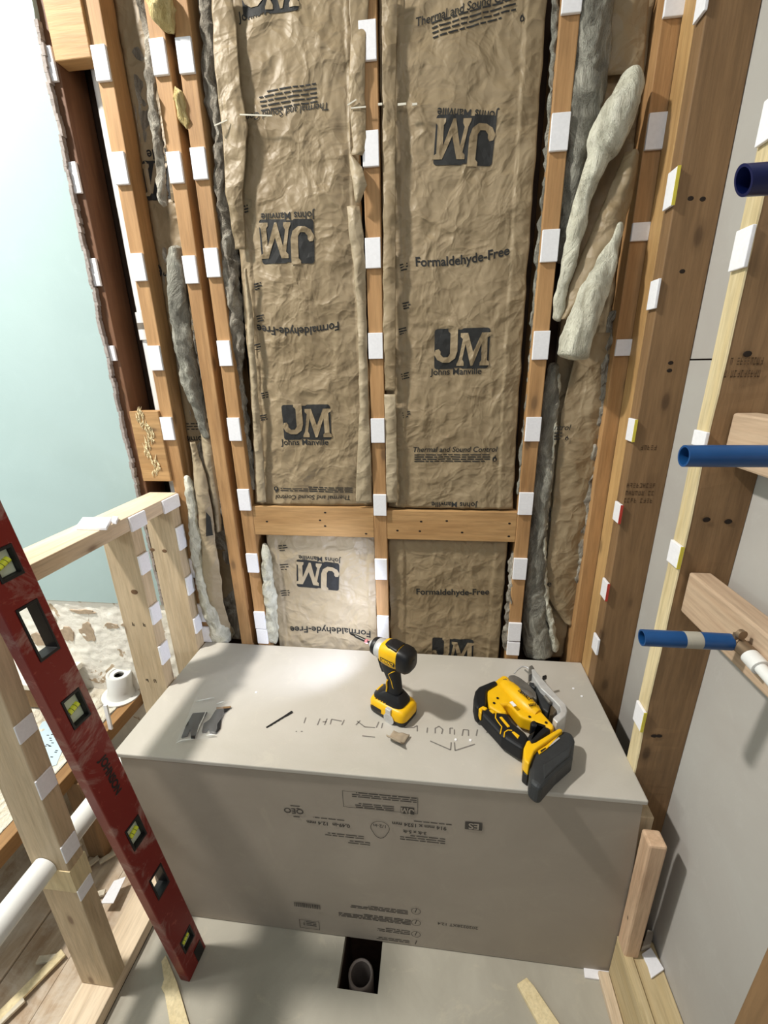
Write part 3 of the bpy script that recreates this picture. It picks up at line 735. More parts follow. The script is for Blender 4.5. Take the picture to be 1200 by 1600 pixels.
fluff('hanging_fibreglass_roll', [(974,340,-.03,6),(962,372,-.035,10),(944,420,-.04,17),(922,470,-.045,21),(904,520,-.05,24),(890,568,-.05,22)], FIBW, b8, 53, amp=.20, seg=32, label='lower white fibreglass roll')
fluff('dusty_fibreglass', [(930,-20,.03,30),(922,60,.03,30),(915,120,.03,28),(905,190,.03,26),(898,250,.03,22),(888,330,.03,16),(880,420,.03,12)], FIBD, b8, 55, amp=.4, label='dark dusty fibreglass')
fluff('dusty_fibreglass', [(866,560,.03,8),(860,620,.035,13),(852,700,.035,14),(845,790,.035,14),(838,880,.035,15),(836,960,.045,19),(842,1022,.052,24)], FIBD, b8, 57, amp=.28, label='dark dusty fibreglass')
fluff('fibreglass_edge', [(874,575,.03,4),(868,640,.025,4),(862,720,.02,3.5),(852,800,.02,3.5),(849,880,.02,4),(852,930,.02,5),(862,980,.02,5),(868,1021,.025,6)], FIBW, b8, 71, amp=.4, label='pale torn edge of the fibreglass')
fluff('fibreglass_edge', [(958,480,.03,5),(950,540,.03,6),(942,600,.03,7),(936,660,.03,6),(926,720,.03,5),(917,800,.03,6),(909,860,.03,6),(900,920,.03,5)], FIB, b8, 59, amp=.8, label='crumbly fibreglass edge')
# spray foam in the gap of the paired studs
o = fluff('spray_foam', [(240,-20,-.01,22),(255,20,-.012,18),(268,48,-.008,7),(272,60,-.002,4)], FOAM, None, 61, amp=.5); tag(o, 'yellow spray foam lump at the top of the paired studs', 'spray foam')
o = fluff('spray_foam', [(276,132,.004,6),(280,150,.004,9),(286,175,.004,9),(292,207,.002,6)], FOAM, None, 63, amp=.6); tag(o, 'yellow spray foam drip in the gap between the paired studs', 'spray foam')
# ------------------------------------------------------------------ grey bench
bn = thing('shower_bench', 'grey cement board bench against the back wall with tools on top', 'bench', (0,-.22,0))
TZ = .61
MB().box(-.612,.6145,-.449,-.002,TZ-.0125,TZ).build('top_board', BOARDT, bn, bevel=.0025, label='dusty top board lightened as if lit')
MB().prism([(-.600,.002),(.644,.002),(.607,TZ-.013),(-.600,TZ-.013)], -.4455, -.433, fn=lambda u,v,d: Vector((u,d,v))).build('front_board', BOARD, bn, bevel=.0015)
mb = MB(); mb.box(-.58,.56,-.432,-.394,.0,.038).box(-.58,.56,-.432,-.394,.555,.593)
for xx in (-.58,-.2,.18,.52): mb.box(xx,xx+.038,-.432,-.394,.038,.555)
mb.box(-.58,.56,-.045,-.007,.555,.593); mb.build('frame', W_PALE, bn)
# prints on the front board (upside down)
class FInk(Ink):
    def place(s, px, py, wpx):
        c = at(px,py,'y',-.4455); a = at(px-wpx/2,py,'y',-.4455); b = at(px+wpx/2,py,'y',-.4455); return c, (b-a).length
I = FInk(lambda x, z: -.4452)
def rect_outline(I, px, py, wpx, hm, t=.0012):
    c, W = I.place(px, py, wpx); f = I.fn(c, 0, 1, .003)
    for (a,b,cc,d) in ((-W/2,W/2,-hm/2,-hm/2+t),(-W/2,W/2,hm/2-t,hm/2),(-W/2,-W/2+t,-hm/2,hm/2),(W/2-t,W/2,-hm/2,hm/2)):
        add2d(I.ink, [(a,cc),(b,cc),(b,d),(a,d)], [(0,1,2,3)], f, .1)
    I.end('printed_frame')
def ring(I, px, py, r, t=.0014, squash=1, drop=0):
    c, W = I.place(px, py, 10); f = I.fn(c, 0, 1, .003); n = 28; P = []
    for k in range(n):
        a = 2*PI*k/n; rr_ = r*(1+drop*max(0, math.sin(a))**6); P.append((rr_*math.cos(a), rr_*math.sin(a)))
    vs = P+[(x*(1-t/r), y*(1-t/r)) for x, y in P]
    add2d(I.ink, vs, [(k, (k+1)%n, n+(k+1)%n, n+k) for k in range(n)], f, .1); I.end('printed_ring')
rect_outline(I, 594, 1252, 116, .052)
I.lines(600,1243,100,3,1,0,.0062); I.lines(585,1258,60,3,1,0,.006); I.logo(637,1266,22,1)
I.text(459,1266,30,'QEO',1,0,.02); I.lines(457,1256,22,1,1); I.lines(462,1273,12,1,1)
I.text(513,1287,66,'0.49-in  12.4 mm',1,0,.03); I.lines(500,1275,74,1,1); I.lines(538,1303,60,2,1,0,.007); I.lines(560,1314,36,2,1,0,.007)
ring(I, 594, 1292, .023, drop=.55); I.text(593,1290,19,'1/2-in',1,0,.01)
I.text(655,1290,84,'914 mm x 1524 mm',1,0,.03); I.text(648,1300,36,'3-ft x 5-ft',1,0,.03); I.lines(660,1281,90,1,1); I.lines(660,1308,70,3,1,0,.0075)
c_, W_ = I.place(740,1290,27); P = rr(-.5,.5,-.32,.32,.05); add2d(I.ink, [(x*W_,y*W_) for x, y in P], [tuple(range(len(P)))], I.fn(c_,0,1,.0014), .1)
vs, fs = text2d('ES', .02); add2d(I.pap, [(x*W_*.6,y*W_*.6) for x, y in vs], fs, I.fn(c_,0,1,.0024), .1); I.end('printed_mark')
c_, W_ = I.place(480,1413,40); f_ = I.fn(c_,0,1,.003); random.seed(3); x = -W_/2
while x < W_/2:
    wd = random.choice((.0012,.002,.003)); add2d(I.ink, [(x,-.008),(x+wd,-.008),(x+wd,.010),(x,.010)], [(0,1,2,3)], f_, .1); x += wd+random.choice((.0012,.002))
I.end('barcode')
rect_outline(I, 484, 1443, 30, .036, .0015); I.lines(484,1441,20,3,1,0,.007)
I.lines(592,1418,88,3,1,0,.006); I.lines(585,1432,110,4,1,0,.006); I.lines(615,1452,50,3,1,0,.007); I.lines(614,1466,50,2,1,0,.007)
for py in (1422,1440,1458,1472):
    if py < 1470: ring(I, 650, py, .0125)
    I.text(650,py,4,'/',1)
I.text(715,1446,62,'2020228XT 12:4',1,0,.01)
I.done(bn, BOARD, INKG)
# pencil marks on top
def stroke(a, b, wd=.0030, z=TZ+.0006):
    a = at(*a, 'z', TZ); b = at(*b, 'z', TZ); d = (b-a); n = Vector((-d.y, d.x, 0)).normalized()*wd/2; mb = MB()
    v = [mb.bm.verts.new(Vector((q.x, q.y, z))) for q in (a-n, b-n, b+n, a+n)]; mb.bm.faces.new(v); mb.build('pencil_mark', PENCIL, bn)
for a, b in (((475,1130),(478,1121)),((496,1133),(500,1123)),((507,1133),(511,1123)),((516,1132),(518,1124)),((518,1124),(534,1127)),((534,1133),(538,1125)),((504,1128),(510,1128)),
             ((556,1133),(563,1126)),((558,1127),(570,1136)),((570,1136),(586,1137)),((588,1137),(592,1128)),((596,1138),(598,1130)),((646,1137),(652,1134)),((632,1137),(646,1137)),((652,1134),(652,1143)),
             ((667,1145),(668,1137)),((680,1138),(686,1135)),((686,1135),(692,1140)),((680,1138),(680,1146)),((692,1140),(690,1147)),((703,1147),(703,1138)),((703,1138),(708,1138)),((710,1148),(710,1140)),
             ((722,1150),(724,1140)),((724,1140),(732,1141)),((732,1141),(732,1150)),((744,1150),(746,1140)),((672,1158),(704,1172)),((704,1172),(705,1160)),((711,1173),(710,1160)),((711,1173),(742,1163)),((566,1150),(586,1152)),((760,1145),(772,1140)),((462,1143),(464,1143)),((470,1143),(473,1143))):
    stroke(a, b)
# screws and chips
for k, (px, py) in enumerate(((896,1076),(909,1088),(735,1157),(712,1156),(400,1082),(540,1040))):
    p = at(px, py, 'z', TZ); o = MB().lathe([(.0001,0),(.0035,0),(.0030,.0016),(.0001,.002)], Matrix.Translation(p+Vector((0,0,.0003))), 10).build('plaster_crumb', SHIM)
    tag(o, ['white crumb near the right rear corner of the grey bench','white crumb right of the jigsaw shoe on the bench','white crumb beside the pencilled arrow on the bench','white crumb at the left of the pencilled arrow','white crumb left of the impact driver toward the back','white crumb on bench behind the impact driver'][k], 'crumb', 'white crumbs on the bench')
# ------------------------------------------------------------------ timber by the right end of the bench
t = thing('cleat', 'pinkish upright wood cleat between the grey bench end and the right wall', 'wood block', (.665,-.465,.150))
MB().prism([(0.6195,.1505),(0.6530,.1505),(0.6500,0.5310),(0.6130,0.5310)], -.486, -.4485, fn=lambda u,v,d: Vector((u,d,v))).build('upright', wood('pinkish_pine', (.84,.72,.60),(.76,.62,.50),knot=(.08,.05,.03),kd=.03), t, bevel=.005)
board('cleat', W_PALE, (.6165,.646,-.4305,-.383,.037,.540), 'pale wood block behind the pinkish cleat at the bench end', 'wood block')
lying([(1003,1480),(1012,1452),(1022,1456),(1017,1475)], .1502, .02, 'small grey board scrap behind the bitten shim', BOARD, 'board_scrap', 'scrap', None)
# sticks on floor, scrap of paper
lying([(252,1502),(259,1492),(265,1506),(277,1536),(300,1615),(268,1615),(257,1552),(252,1543),(256,1530)], .0, .010, 'flat pale wood lath on the floor below the red level', W_YEL, 'wood_lath', 'lath', None)
lying([(808,1537),(823,1527),(835,1541),(885,1615),(850,1615)], .0, .012, 'broken pale wood lath on the floor at lower right', W_YEL, 'wood_lath', 'lath', None)
# drain
dr = thing('drain_pipe', 'open grey drain pipe down in the cut-out of the shower floor', 'pipe', (-.015,-.505,-.16))
ring_prof = [(.026,0),(.033,0),(.033,.135),(.030,.138),(.026,.135),(.026,.005)]
MB().lathe(ring_prof, Matrix.Translation((-.015,-.505,-.16))).build('pipe', plain('grey_cast_pipe', (.48,.44,.42), .5), dr, smooth=True)
for (bx) in ((-.068,-.066,-.548,-.40),(.034,.036,-.548,-.40),(-.068,.036,-.55,-.548)):
    pass
o = MB().holes([-.10,-.0685,.0365,.07], [-.58,-.5485,-.39,-.36], {(1,1)}, -.26, -.031).build('floor', plain('brown_pit_side', (.30,.21,.16), .9, var=.4)); struct(o)
p = at(208,1475,'z',.0); o = MB().box(p.x-.012,p.x+.012,p.y-.010,p.y+.012,.0004,.008).build('wood_chip', DARK, bevel=.001); tag(o, 'small dark brown chip on the floor beside the low wall plate', 'chip')
# ------------------------------------------------------------------ bag, marker, scrap on the bench
bg = thing('parts_bag', 'clear plastic bag with two black parts on the left of the grey bench', 'plastic bag', at(315,1130,'z',TZ)+Vector((0,0,.0005)))
def flat(mb, pts, z0, z1): 
    P = [at(px, py, 'z', z1) for px, py in pts]; mb.prism([(p.x, p.y) for p in P], z0, z1)
mb = MB()
def bagf(u, v):
    q = [at(*c, 'z', TZ) for c in ((275,1162),(340,1152),(362,1096),(306,1090))]
    p = q[0].lerp(q[1], u).lerp(q[3].lerp(q[2], u), v)
    e = min(1, 6*min(u,1-u,v,1-v)); return Vector((p.x+.003*noise.noise(Vector((v*9,0,2))), p.y, TZ+.001+e*(.008+.005*noise.noise(p*45))))
MB().grid(bagf, 28, 28).build('clear_film', CLEAR, bg, smooth=True, label='crinkled clear film')
FILMHL = plain('film_edge_highlight', (.90,.90,.88), .25, bs=.5)  # pale colour of the film edges paints the crinkle highlights
for L in (((275,1162),(283,1158),(292,1157),(303,1155)),((322,1150),(330,1149),(337,1149)),((306,1096),(316,1094),(326,1092),(335,1091)),((322,1112),(318,1122),(312,1134),(308,1146)),((352,1096),(345,1099),(338,1100))):
    JP = [at(px, py, 'z', TZ+.006)+Vector((0,0,.003*random.random())) for px, py in L]
    MB().tube(JP, [.0006]+[.0013+.0008*random.random() for _ in JP[1:-1]]+[.0005], 8).build('film_crinkle', FILMHL, bg, smooth=True, label='crinkled film edge with painted highlight')
mb = MB(); flat(mb, [(301,1114),(324,1112),(310,1135),(304,1153),(298,1153),(297,1140),(293,1149),(283,1152),(290,1134)], TZ+.001, TZ+.005); mb.build('black_part', BLK, bg, bevel=.0012)
mb = MB(); flat(mb, [(340,1107),(361,1104),(350,1114),(346,1124),(344,1137),(338,1145),(328,1146),(326,1138),(322,1144),(315,1143),(318,1130),(327,1124),(330,1120),(336,1110)], TZ+.001, TZ+.005); mb.build('black_part', BLK, bg, bevel=.0012)
mb = MB(); flat(mb, [(338,1105),(361,1103),(360,1106),(338,1108)], TZ+.005, TZ+.0056); mb.build('brown_strip', W_BRN, bg, label='brown strip on the part')
a = at(416,1136,'z',TZ+.003); b_ = at(457,1111,'z',TZ+.003)
mk = thing('saw_blade', 'thin black saw blade lying on the bench right of the parts bag', 'saw blade', (a+b_)/2-Vector((0,0,.003)))
d = (b_-a); nrm = Vector((-d.y,d.x,0)).normalized()
P = [a+nrm*.0018, a-nrm*.0018]+[a+d*(.1+.07*i)-nrm*(.0032 if i % 2 else .0020) for i in range(9)]+[a+d*.72-nrm*.0035, a+d*.98-nrm*.004, b_+nrm*0, a+d*.98+nrm*.004, a+d*.72+nrm*.0026]
MB().prism([(q.x, q.y) for q in P], TZ+.0006, TZ+.0022).build('blade', BLK, mk)
o = MB(); q = [at(*c, 'z', TZ) for c in ((604,1160),(626,1172),(640,1152),(615,1146))]
def scr(u, v):
    p = q[0].lerp(q[1], u).lerp(q[3].lerp(q[2], u), v); return Vector((p.x, p.y, TZ+.003+.016*max(0, 1-v*2.4)**2+.004*noise.noise(p*70)+.004))
o = o.grid(scr, 10, 12).build('torn_scrap', plain('torn_board_paper', (.66,.60,.52), .8, var=.25), smooth=True, solid=.003); tag(o, 'curled torn paper scrap in front of the impact driver', 'scrap')
# ------------------------------------------------------------------ impact driver
dv = thing('impact_driver', 'yellow and black impact driver standing on its battery on the bench', 'impact driver',
           matrix=Matrix.Translation((.056,-.252,TZ+.0005))@Matrix.Rotation(math.radians(149), 4, 'Z')@Matrix.Scale(1.02, 4))
def rbox(x0,x1,y0,y1,z0,z1): return MB().box(x0,x1,y0,y1,z0,z1)
def loft(rings, M=None, n=24, p=3.2):
    """superellipse rings (cx, cy, z, rx, ry)"""
    mb = MB(); R = []
    for cx, cy, z, rx, ry in rings:
        r = []
        for k in range(n):
            a = 2*PI*k/n; c, s_ = math.cos(a), math.sin(a)
            q = Vector((cx+rx*math.copysign(abs(c)**(2/p), c), cy+ry*math.copysign(abs(s_)**(2/p), s_), z)); r.append(mb.bm.verts.new(M@q if M else q))
        R.append(r)
    for i in range(len(R)-1):
        for k in range(n): mb.bm.faces.new((R[i][k], R[i][(k+1)%n], R[i+1][(k+1)%n], R[i+1][k]))
    mb.bm.faces.new(R[0][::-1]); mb.bm.faces.new(R[-1]); return mb
loft([(0,0,0,.052,.032),(0,0,.003,.056,.036),(0,0,.014,.057,.037)], p=6).build('battery_base', BLK, dv, local=True, smooth=True)
bt = loft([(0,0,.0142,.057,.0375),(0,0,.032,.057,.0375),(.0,0,.040,.053,.034),(-.002,0,.044,.046,.028)], p=5).build('battery', YEL, dv, local=True, smooth=True)
mb = MB(); mb.box(.012,.044,.0370,.0385,.016,.026); mb.build('battery_vent', BLK, bt, local=True)
loft([(.004,0,.036,.047,.030),(.004,0,.050,.046,.029),(0,0,.060,.036,.024),(-.004,0,.070,.024,.018)], p=4).build('foot', BLK, dv, local=True, smooth=True)
mb = MB().holes([.014,.019,.041,.046],[-.013,-.009,.009,.013],{(1,1)},.0535,.0560); mb.build('light_bezel', YEL, dv, local=True, bevel=.001)
MB().box(.020,.040,-.008,.008,.0535,.0575).build('button_panel', SILV, dv, local=True, bevel=.002)
loft([(-.004,0,.066,.021,.0165),(-.006,0,.085,.0185,.0150),(-.004,0,.105,.0185,.0150),(.002,0,.125,.022,.0165),(.006,0,.145,.026,.018),(.004,0,.160,.030,.020)], p=2.8).build('grip', RUBB, dv, local=True, smooth=True)
mb = MB(); mb.tube([(.010,.0150,.070),(.008,.0155,.085),(.009,.0155,.098),(.006,.0155,.108)], .0022, 8); mb.build('grip_stripe', YEL, dv, local=True, smooth=True)
mb = MB(); mb.tube([(-.018,.0110,.066),(-.020,.0100,.080),(-.010,.0148,.092),(-.006,.0152,.110),(.002,.0158,.128),(-.010,.0168,.140),(-.018,.0150,.146)], .0011, 6); mb.build('grip_stripe', YEL, dv, local=True, smooth=True)
MB().prism([(.020,.138),(.040,.142),(.043,.150),(.036,.128),(.030,.116),(.022,.118)], -.007, .007, fn=lambda u,v,d: Vector((u,d,v))).build('trigger', BLK, dv, local=True, bevel=.002)
HZ = .182
RX = Matrix.Translation((0,0,HZ))@Matrix.Rotation(PI/2, 4, 'Y')   # local z -> +x
loft([(0,0,-.030,.029,.026),(0,0,-.010,.031,.0285),(0,0,.014,.030,.0275),(0,0,.024,.027,.0265)], RX, p=3).build('housing', YEL, dv, local=True, smooth=True)
loft([(0,0,-.062,.018,.016),(0,0,-.058,.026,.024),(0,0,-.050,.031,.028),(0,0,-.030,.0325,.0290),(0,0,-.0295,.030,.028)], RX, p=3.2).build('rear_cap', BLK, dv, local=True, smooth=True)
mb = MB()
for k in range(7): a = -.9+k*.3; mb.tube([(-.0565,.017*math.sin(a)*1.1,HZ+.017*math.cos(a)),(-.0625,.006*math.sin(a),HZ+.006*math.cos(a))], .0011, 6)
mb.build('vent_ribs', DGREY, dv, local=True)
loft([(-.026,0,-.026,.006,.020),(-.0285,0,.000,.006,.019),(-.026,0,.012,.006,.014)], RX, p=3).build('top_grip', BLK, dv, local=True, smooth=True)
MB().lathe([(.026,.024),(.0262,.034),(.023,.046),(.019,.052),(.012,.053)], RX).build('gear_nose', SILV, dv, local=True, smooth=True)
MB().lathe([(.0235,.043),(.0245,.045),(.022,.056),(.014,.057)], RX).build('nose_ring', BLK, dv, local=True, smooth=True)
MB().lathe([(.008,.054),(.0095,.056),(.0095,.068),(.0075,.070)], RX).build('chuck', SILV, dv, local=True, smooth=True)
bit = MB().lathe([(.0032,.068),(.0032,.082),(.0048,.083),(.0048,.122),(.0030,.124),(.0028,.138),(.0005,.146)], RX, 12).build('driver_bit', BLK, dv, local=True, smooth=True)
MB().lathe([(.0050,.080),(.0052,.081),(.0052,.086),(.0050,.087)], RX, 16).build('bit_ring', PINK, bit, local=True)
MB().box(.088,.120,.0012,.0036,HZ+.0025,HZ+.0042).build('bit_shine', SILV, bit, local=True, label='bright strip painted as a glint along the bit')  # silver strip paints a glint on the black bit
def dtext(s, W, x, z, y, shear=0, bold=.04, zs=1, mat=BLK, par=dv, nm='lettering'):
    vs, fs = text2d(s, bold, shear); mb = MB(); add2d(mb, [(a*W, b*W*zs) for a, b in vs], fs, lambda u, v: Vector((x-u, y, z+v)), .05)
    return mb.build(nm, mat, par, local=True)
MB().box(-.026,.017,.0282,.0289,HZ-.013,HZ-.001).build('logo_plate', BLK, dv, local=True, bevel=.0005)
dtext('DEWALT', .038, -.0045, HZ-.007, .0294, 0, .05, 1.3, YEL)
mb = MB(); mb.lathe([(.0005,0),(.016,0),(.016,.002),(.0005,.0021)], Matrix.Translation((-.014,.0385,.013))@Matrix.Rotation(-PI/2, 4, 'X'), 20)
mb.box(-.020,-.004,.0300,.0400,.016,.042); mb.build('belt_hook', SILV, dv, local=True, bevel=.001)
mb = MB()
for k in range(5): mb.box(.002+k*.008,.006+k*.008,.0292,.0300,.040,.046)
mb.build('gold_teeth', YEL, dv, local=True)
# the driver's own lamp
sl = bpy.data.lights.new('driver_led', 'SPOT'); sl.energy = 6; sl.spot_size = math.radians(125); sl.spot_blend = .7; sl.color = (.72,.80,1); sl.shadow_soft_size = .012
so = bpy.data.objects.new('driver_led', sl); COL.objects.link(so)
so.location = dv.matrix_world@Vector((.064,0,HZ-.034)) if False else Matrix.Translation((.056,-.252,TZ))@Matrix.Rotation(math.radians(149),4,'Z')@Vector((.066,0,HZ-.030))
so.rotation_euler = (Vector((-.30,.02,.80))-Vector(so.location)).to_track_quat('-Z','Y').to_euler()
# ------------------------------------------------------------------ jigsaw lying on its side
js = thing('jigsaw', 'yellow and black cordless jigsaw lying on its side on the bench', 'jigsaw', at(820,1140,'z',TZ)+Vector((0,0,.0005)))
def J(pts, z0, z1, name, mat, bev=.006, par=js, zt=None, seg=3, label=None):
    P = [at(720+x/6, 1020+y/6, 'z', TZ+(z1 if zt is None else zt)) for x, y in pts]
    return MB().prism([(p.x, p.y) for p in P], TZ+z0, TZ+z1).build(name, mat, par, bevel=bev, seg=seg, smooth=False, label=label)
def JT(pts, z, name, mat, r, par=js, seg=24, sq=1):
    P = [at(720+x/6, 1020+y/6, 'z', TZ+z) for x, y in pts]; rs = r if isinstance(r, list) else [r]*len(P)
    return MB().tube(P, rs, seg, squash=sq).build(name, mat, par, smooth=True)
J([(345,240),(395,203),(440,215),(500,300),(640,420),(770,560),(880,680),(865,715),(660,630),(560,600),(455,480),(390,480),(440,560),(380,570),(260,500),(245,420),(240,345)], .012, .050, 'body', YEL, .008)
JT([(400,300),(450,345),(520,410),(600,490),(680,560),(720,590)], .040, 'motor_housing', YEL, [.018,.023,.025,.025,.022,.016])
JT([(540,360),(610,430),(650,470)], .045, 'name_band', STEEL, [.016,.0232,.016])
J([(440,205),(500,195),(560,225),(640,285),(705,360),(720,430),(600,400),(500,320)], .010, .056, 'gear_case', STEEL, .007, label='dull grey gear case')
J([(120,420),(135,350),(170,310),(320,248),(352,280),(300,310),(243,345),(240,480),(160,525),(135,490)], .006, .058, 'front_bumper', RUBB, .010)
J([(395,245),(425,238),(470,290),(440,310),(405,290)], .050, .058, 'speed_switch', DGREY, .002)
J([(160,520),(200,490),(260,510),(330,548),(440,560),(480,640),(600,735),(640,780),(620,840),(590,905),(500,850),(385,775),(300,680),(200,575)], .010, .052, 'handle', RUBB, .010)
J([(165,515),(195,488),(255,515),(230,535),(205,525),(195,570),(178,555)], .030, .055, 'handle_collar', YEL, .003)
J([(362,600),(385,596),(462,688),(440,694)], .050, .0545, 'handle_stripe', YEL, .001)
J([(478,738),(500,736),(552,775),(535,800)], .050, .0545, 'handle_stripe', YEL, .001)
JT([(330,560),(325,610),(350,650),(385,695),(370,760)], .052, 'handle_piping', YEL, .0014, seg=8)
JT([(405,790),(410,745),(440,725),(480,728)], .052, 'handle_piping', YEL, .0014, seg=8)
J([(265,535),(290,535),(325,560),(300,565)], .050, .0545, 'handle_stripe', YEL, .001)
J([(650,640),(690,620),(730,660),(850,710),(700,835),(650,840),(620,790),(640,760),(740,690),(660,680)], .010, .050, 'neck', RUBB, .006)
J([(590,890),(620,820),(650,812),(665,845),(700,835),(925,700),(960,722),(720,890),(690,920),(640,1045),(595,1000)], .000, .062, 'battery_mount', YEL, .004)
bt = J([(645,1020),(700,905),(960,735),(1045,765),(1070,830),(1050,990),(900,1120),(745,1300),(640,1225)], .0, .052, 'battery', DGREY, .010, zt=.045)
J([(770,1040),(900,960),(1040,860),(1020,960),(900,1060),(780,1180)], .048, .0545, 'battery_panel', DGREY, .003, par=bt, label='raised panel of the battery')
J([(720,915),(800,865),(925,760),(915,780),(815,890),(735,950)], .052, .0550, 'battery_stripe', YEL, .001, par=bt)
J([(745,915),(795,885),(800,895),(752,932)], .0545, .0556, 'battery_label', BLK, .0004, par=bt)
J([(815,860),(920,790),(930,800),(830,880)], .0528, .0545, 'battery_label', SILV, .0004, par=bt)
J([(585,985),(640,1050),(630,1160),(580,1120)], .0, .030, 'battery_latch', BLK, .003, par=bt)
# shoe: thick bent cast plate standing on edge, seen from above
J([(662,150),(690,148),(760,235),(880,370),(985,480),(1000,540),(980,590),(905,655),(862,612),(880,590),(938,548),(925,500),(860,430),(750,330),(672,205)], .002, .060, 'shoe', SILV, .003)
J([(640,125),(668,108),(690,140),(670,190),(640,200)], .03, .058, 'shoe_clamp', STEEL, .003)
J([(765,215),(800,205),(808,222),(775,232)], .05, .060, 'shoe_tab', BLK, .001)
J([(690,310),(740,300),(800,350),(850,420),(840,470),(820,560),(770,520),(730,430)], .006, .045, 'blade_mechanism', DGREY, .004)
J([(640,270),(690,280),(700,330),(660,310)], .02, .050, 'blade_guard', DGREY, .003)
J([(850,440),(895,425),(935,500),(870,580),(830,580)], .004, .040, 'dust_port', plain('smoky_brown_plastic', (.30,.25,.18), .35), .003)
JT([(790,410),(840,470)], .05, 'clamp_lever', STEEL, .005)
JT([(500,195),(530,160),(572,128),(612,132),(640,150)], .052, 'wire_guard', SILV, .0022, seg=8)
JT([(600,160),(630,185),(650,215),(700,210)], .045, 'wire_guard', STEEL, .0022, seg=8)
mb = MB()
for k in range(6):
    a = at(720+(640+k*14)/6, 1020+(480-k*2)/6, 'z', TZ+.066); b_ = at(720+(648+k*14)/6, 1020+(502-k*3)/6, 'z', TZ+.066); mb.tube([a, b_], .0012, 6)
mb.build('vent_slots', BLK, js)
p = at(720+490/6, 1020+480/6, 'z', TZ+.065)
MB().box(-.004,.004,-.008,.008,-.001,.001, Matrix.Translation(p)@Matrix.Rotation(.5,4,'Z')).build('white_label', SHIM, js)
for (x_, y_) in ((345,425),(312,472),(645,600),(800,655),(640,885)):
    p = at(720+x_/6, 1020+y_/6, 'z', TZ+.051); MB().lathe([(.0001,0),(.0034,0),(.0034,.001),(.0001,.0011)], Matrix.Translation(p), 12).build('screw_hole', BLK, js)
vs, fs = text2d('DEWALT', .05); mb = MB(); c0 = at(720+600/6, 1020+395/6, 'z', TZ+.070); a_ = -.95
add2d(mb, [(x*.040, y*.05) for x, y in vs], fs, lambda u, v: Vector((c0.x+u*math.cos(a_)-v*math.sin(a_), c0.y+u*math.sin(a_)+v*math.cos(a_), c0.z)), .05); mb.build('lettering', BLK, js)
# ------------------------------------------------------------------ red spirit level leaning on the low wall
A0 = at(297,1493,'z',.034); A1 = at(19,925,'x',-.560)
ax = (A1-A0).normalized(); Cn = CP-A0.lerp(A1,.5); nn = (Cn-ax*Cn.dot(ax)).normalized()
nn = (Matrix.Rotation(math.radians(31), 3, ax)@nn); uu = ax.cross(nn).normalized()
if uu.dot(CR) < 0: uu = -uu; 
Ml = Matrix.Identity(4)
A0b = A0-ax*.034
for i in range(3): Ml[i][0] = uu[i]; Ml[i][1] = ax[i]; Ml[i][2] = nn[i]; Ml[i][3] = A0b[i]
lv = thing('spirit_level', 'long scuffed red spirit level leaning on the low wall at left', 'spirit level', matrix=Ml)
def lpos(px, py):
    """distance along the level of the point seen at a pixel"""
    d = ((px-600)/FPX*CR-(py-800)/FPX*CU+CF).normalized(); w0 = A0b-CP; b = ax.dot(d); 
    return (b*d.dot(w0)-ax.dot(w0))/(1-b*b)
HW, HT = .036, .014
cs = [(lpos(291,1462),.024),(lpos(243,1376),.036),(lpos(210,1297),.032),(lpos(113,1106),.034),(lpos(52,985),.054),(lpos(4,880),.028)]
ys = [0]; cut = set()
for k, (c, h) in enumerate(cs):
    ys += [c-h, c+h]; cut.add((1, 2*k+1))
ys.append(1.36)
MB().holes([-HW,-.016,.022,HW], ys, cut, -HT, HT).build('body', RED, lv, local=True, bevel=.0025)
for k, (c, h) in enumerate(cs):
    mb = MB().holes([-.0165,-.0125,.0185,.0225], [c-h-.0005,c-h+.005,c+h-.005,c+h+.0005], {(1,1)}, -HT-.0008, HT+.0008)
    fr = mb.build('hole_frame' if k in (1,4) else 'vial_frame', BLK, lv, local=True, bevel=.0008)
    if k not in (1,4):
        MB().box(-.0124,.0184,c-h+.0052,c+h-.0052,-.004,.004).build('vial_block', BUBW, fr, local=True, bevel=.002)
        d_ = Matrix.Translation((.003,c,.0045))@Matrix.Rotation(math.radians(12 if k != 5 else 20),4,'Z')
        MB().tube([d_@Vector((-.011,0,0)), d_@Vector((.011,0,0))], .0062, 16).build('vial', VIAL, fr, local=True, smooth=True)
        mb = MB()
        for s_ in (-.004,.004): mb.tube([d_@Vector((s_-.0004,0,0)), d_@Vector((s_+.0004,0,0))], .0065, 16)
        mb.build('vial_line', BLK, fr, local=True)
MB().box(.002,.028,.004,.050,HT+.0002,HT+.0012).build('end_label', BLK, lv, local=True)
vs, fs = text2d('JOHNSON', .04); mb = MB(); yc = lpos(158,1215)
add2d(mb, [(x*.105, y*.105) for x, y in vs], fs, lambda u, v: Vector((v+.004, yc-u, HT+.0006)), .05); mb.build('lettering', BLK, lv, local=True)
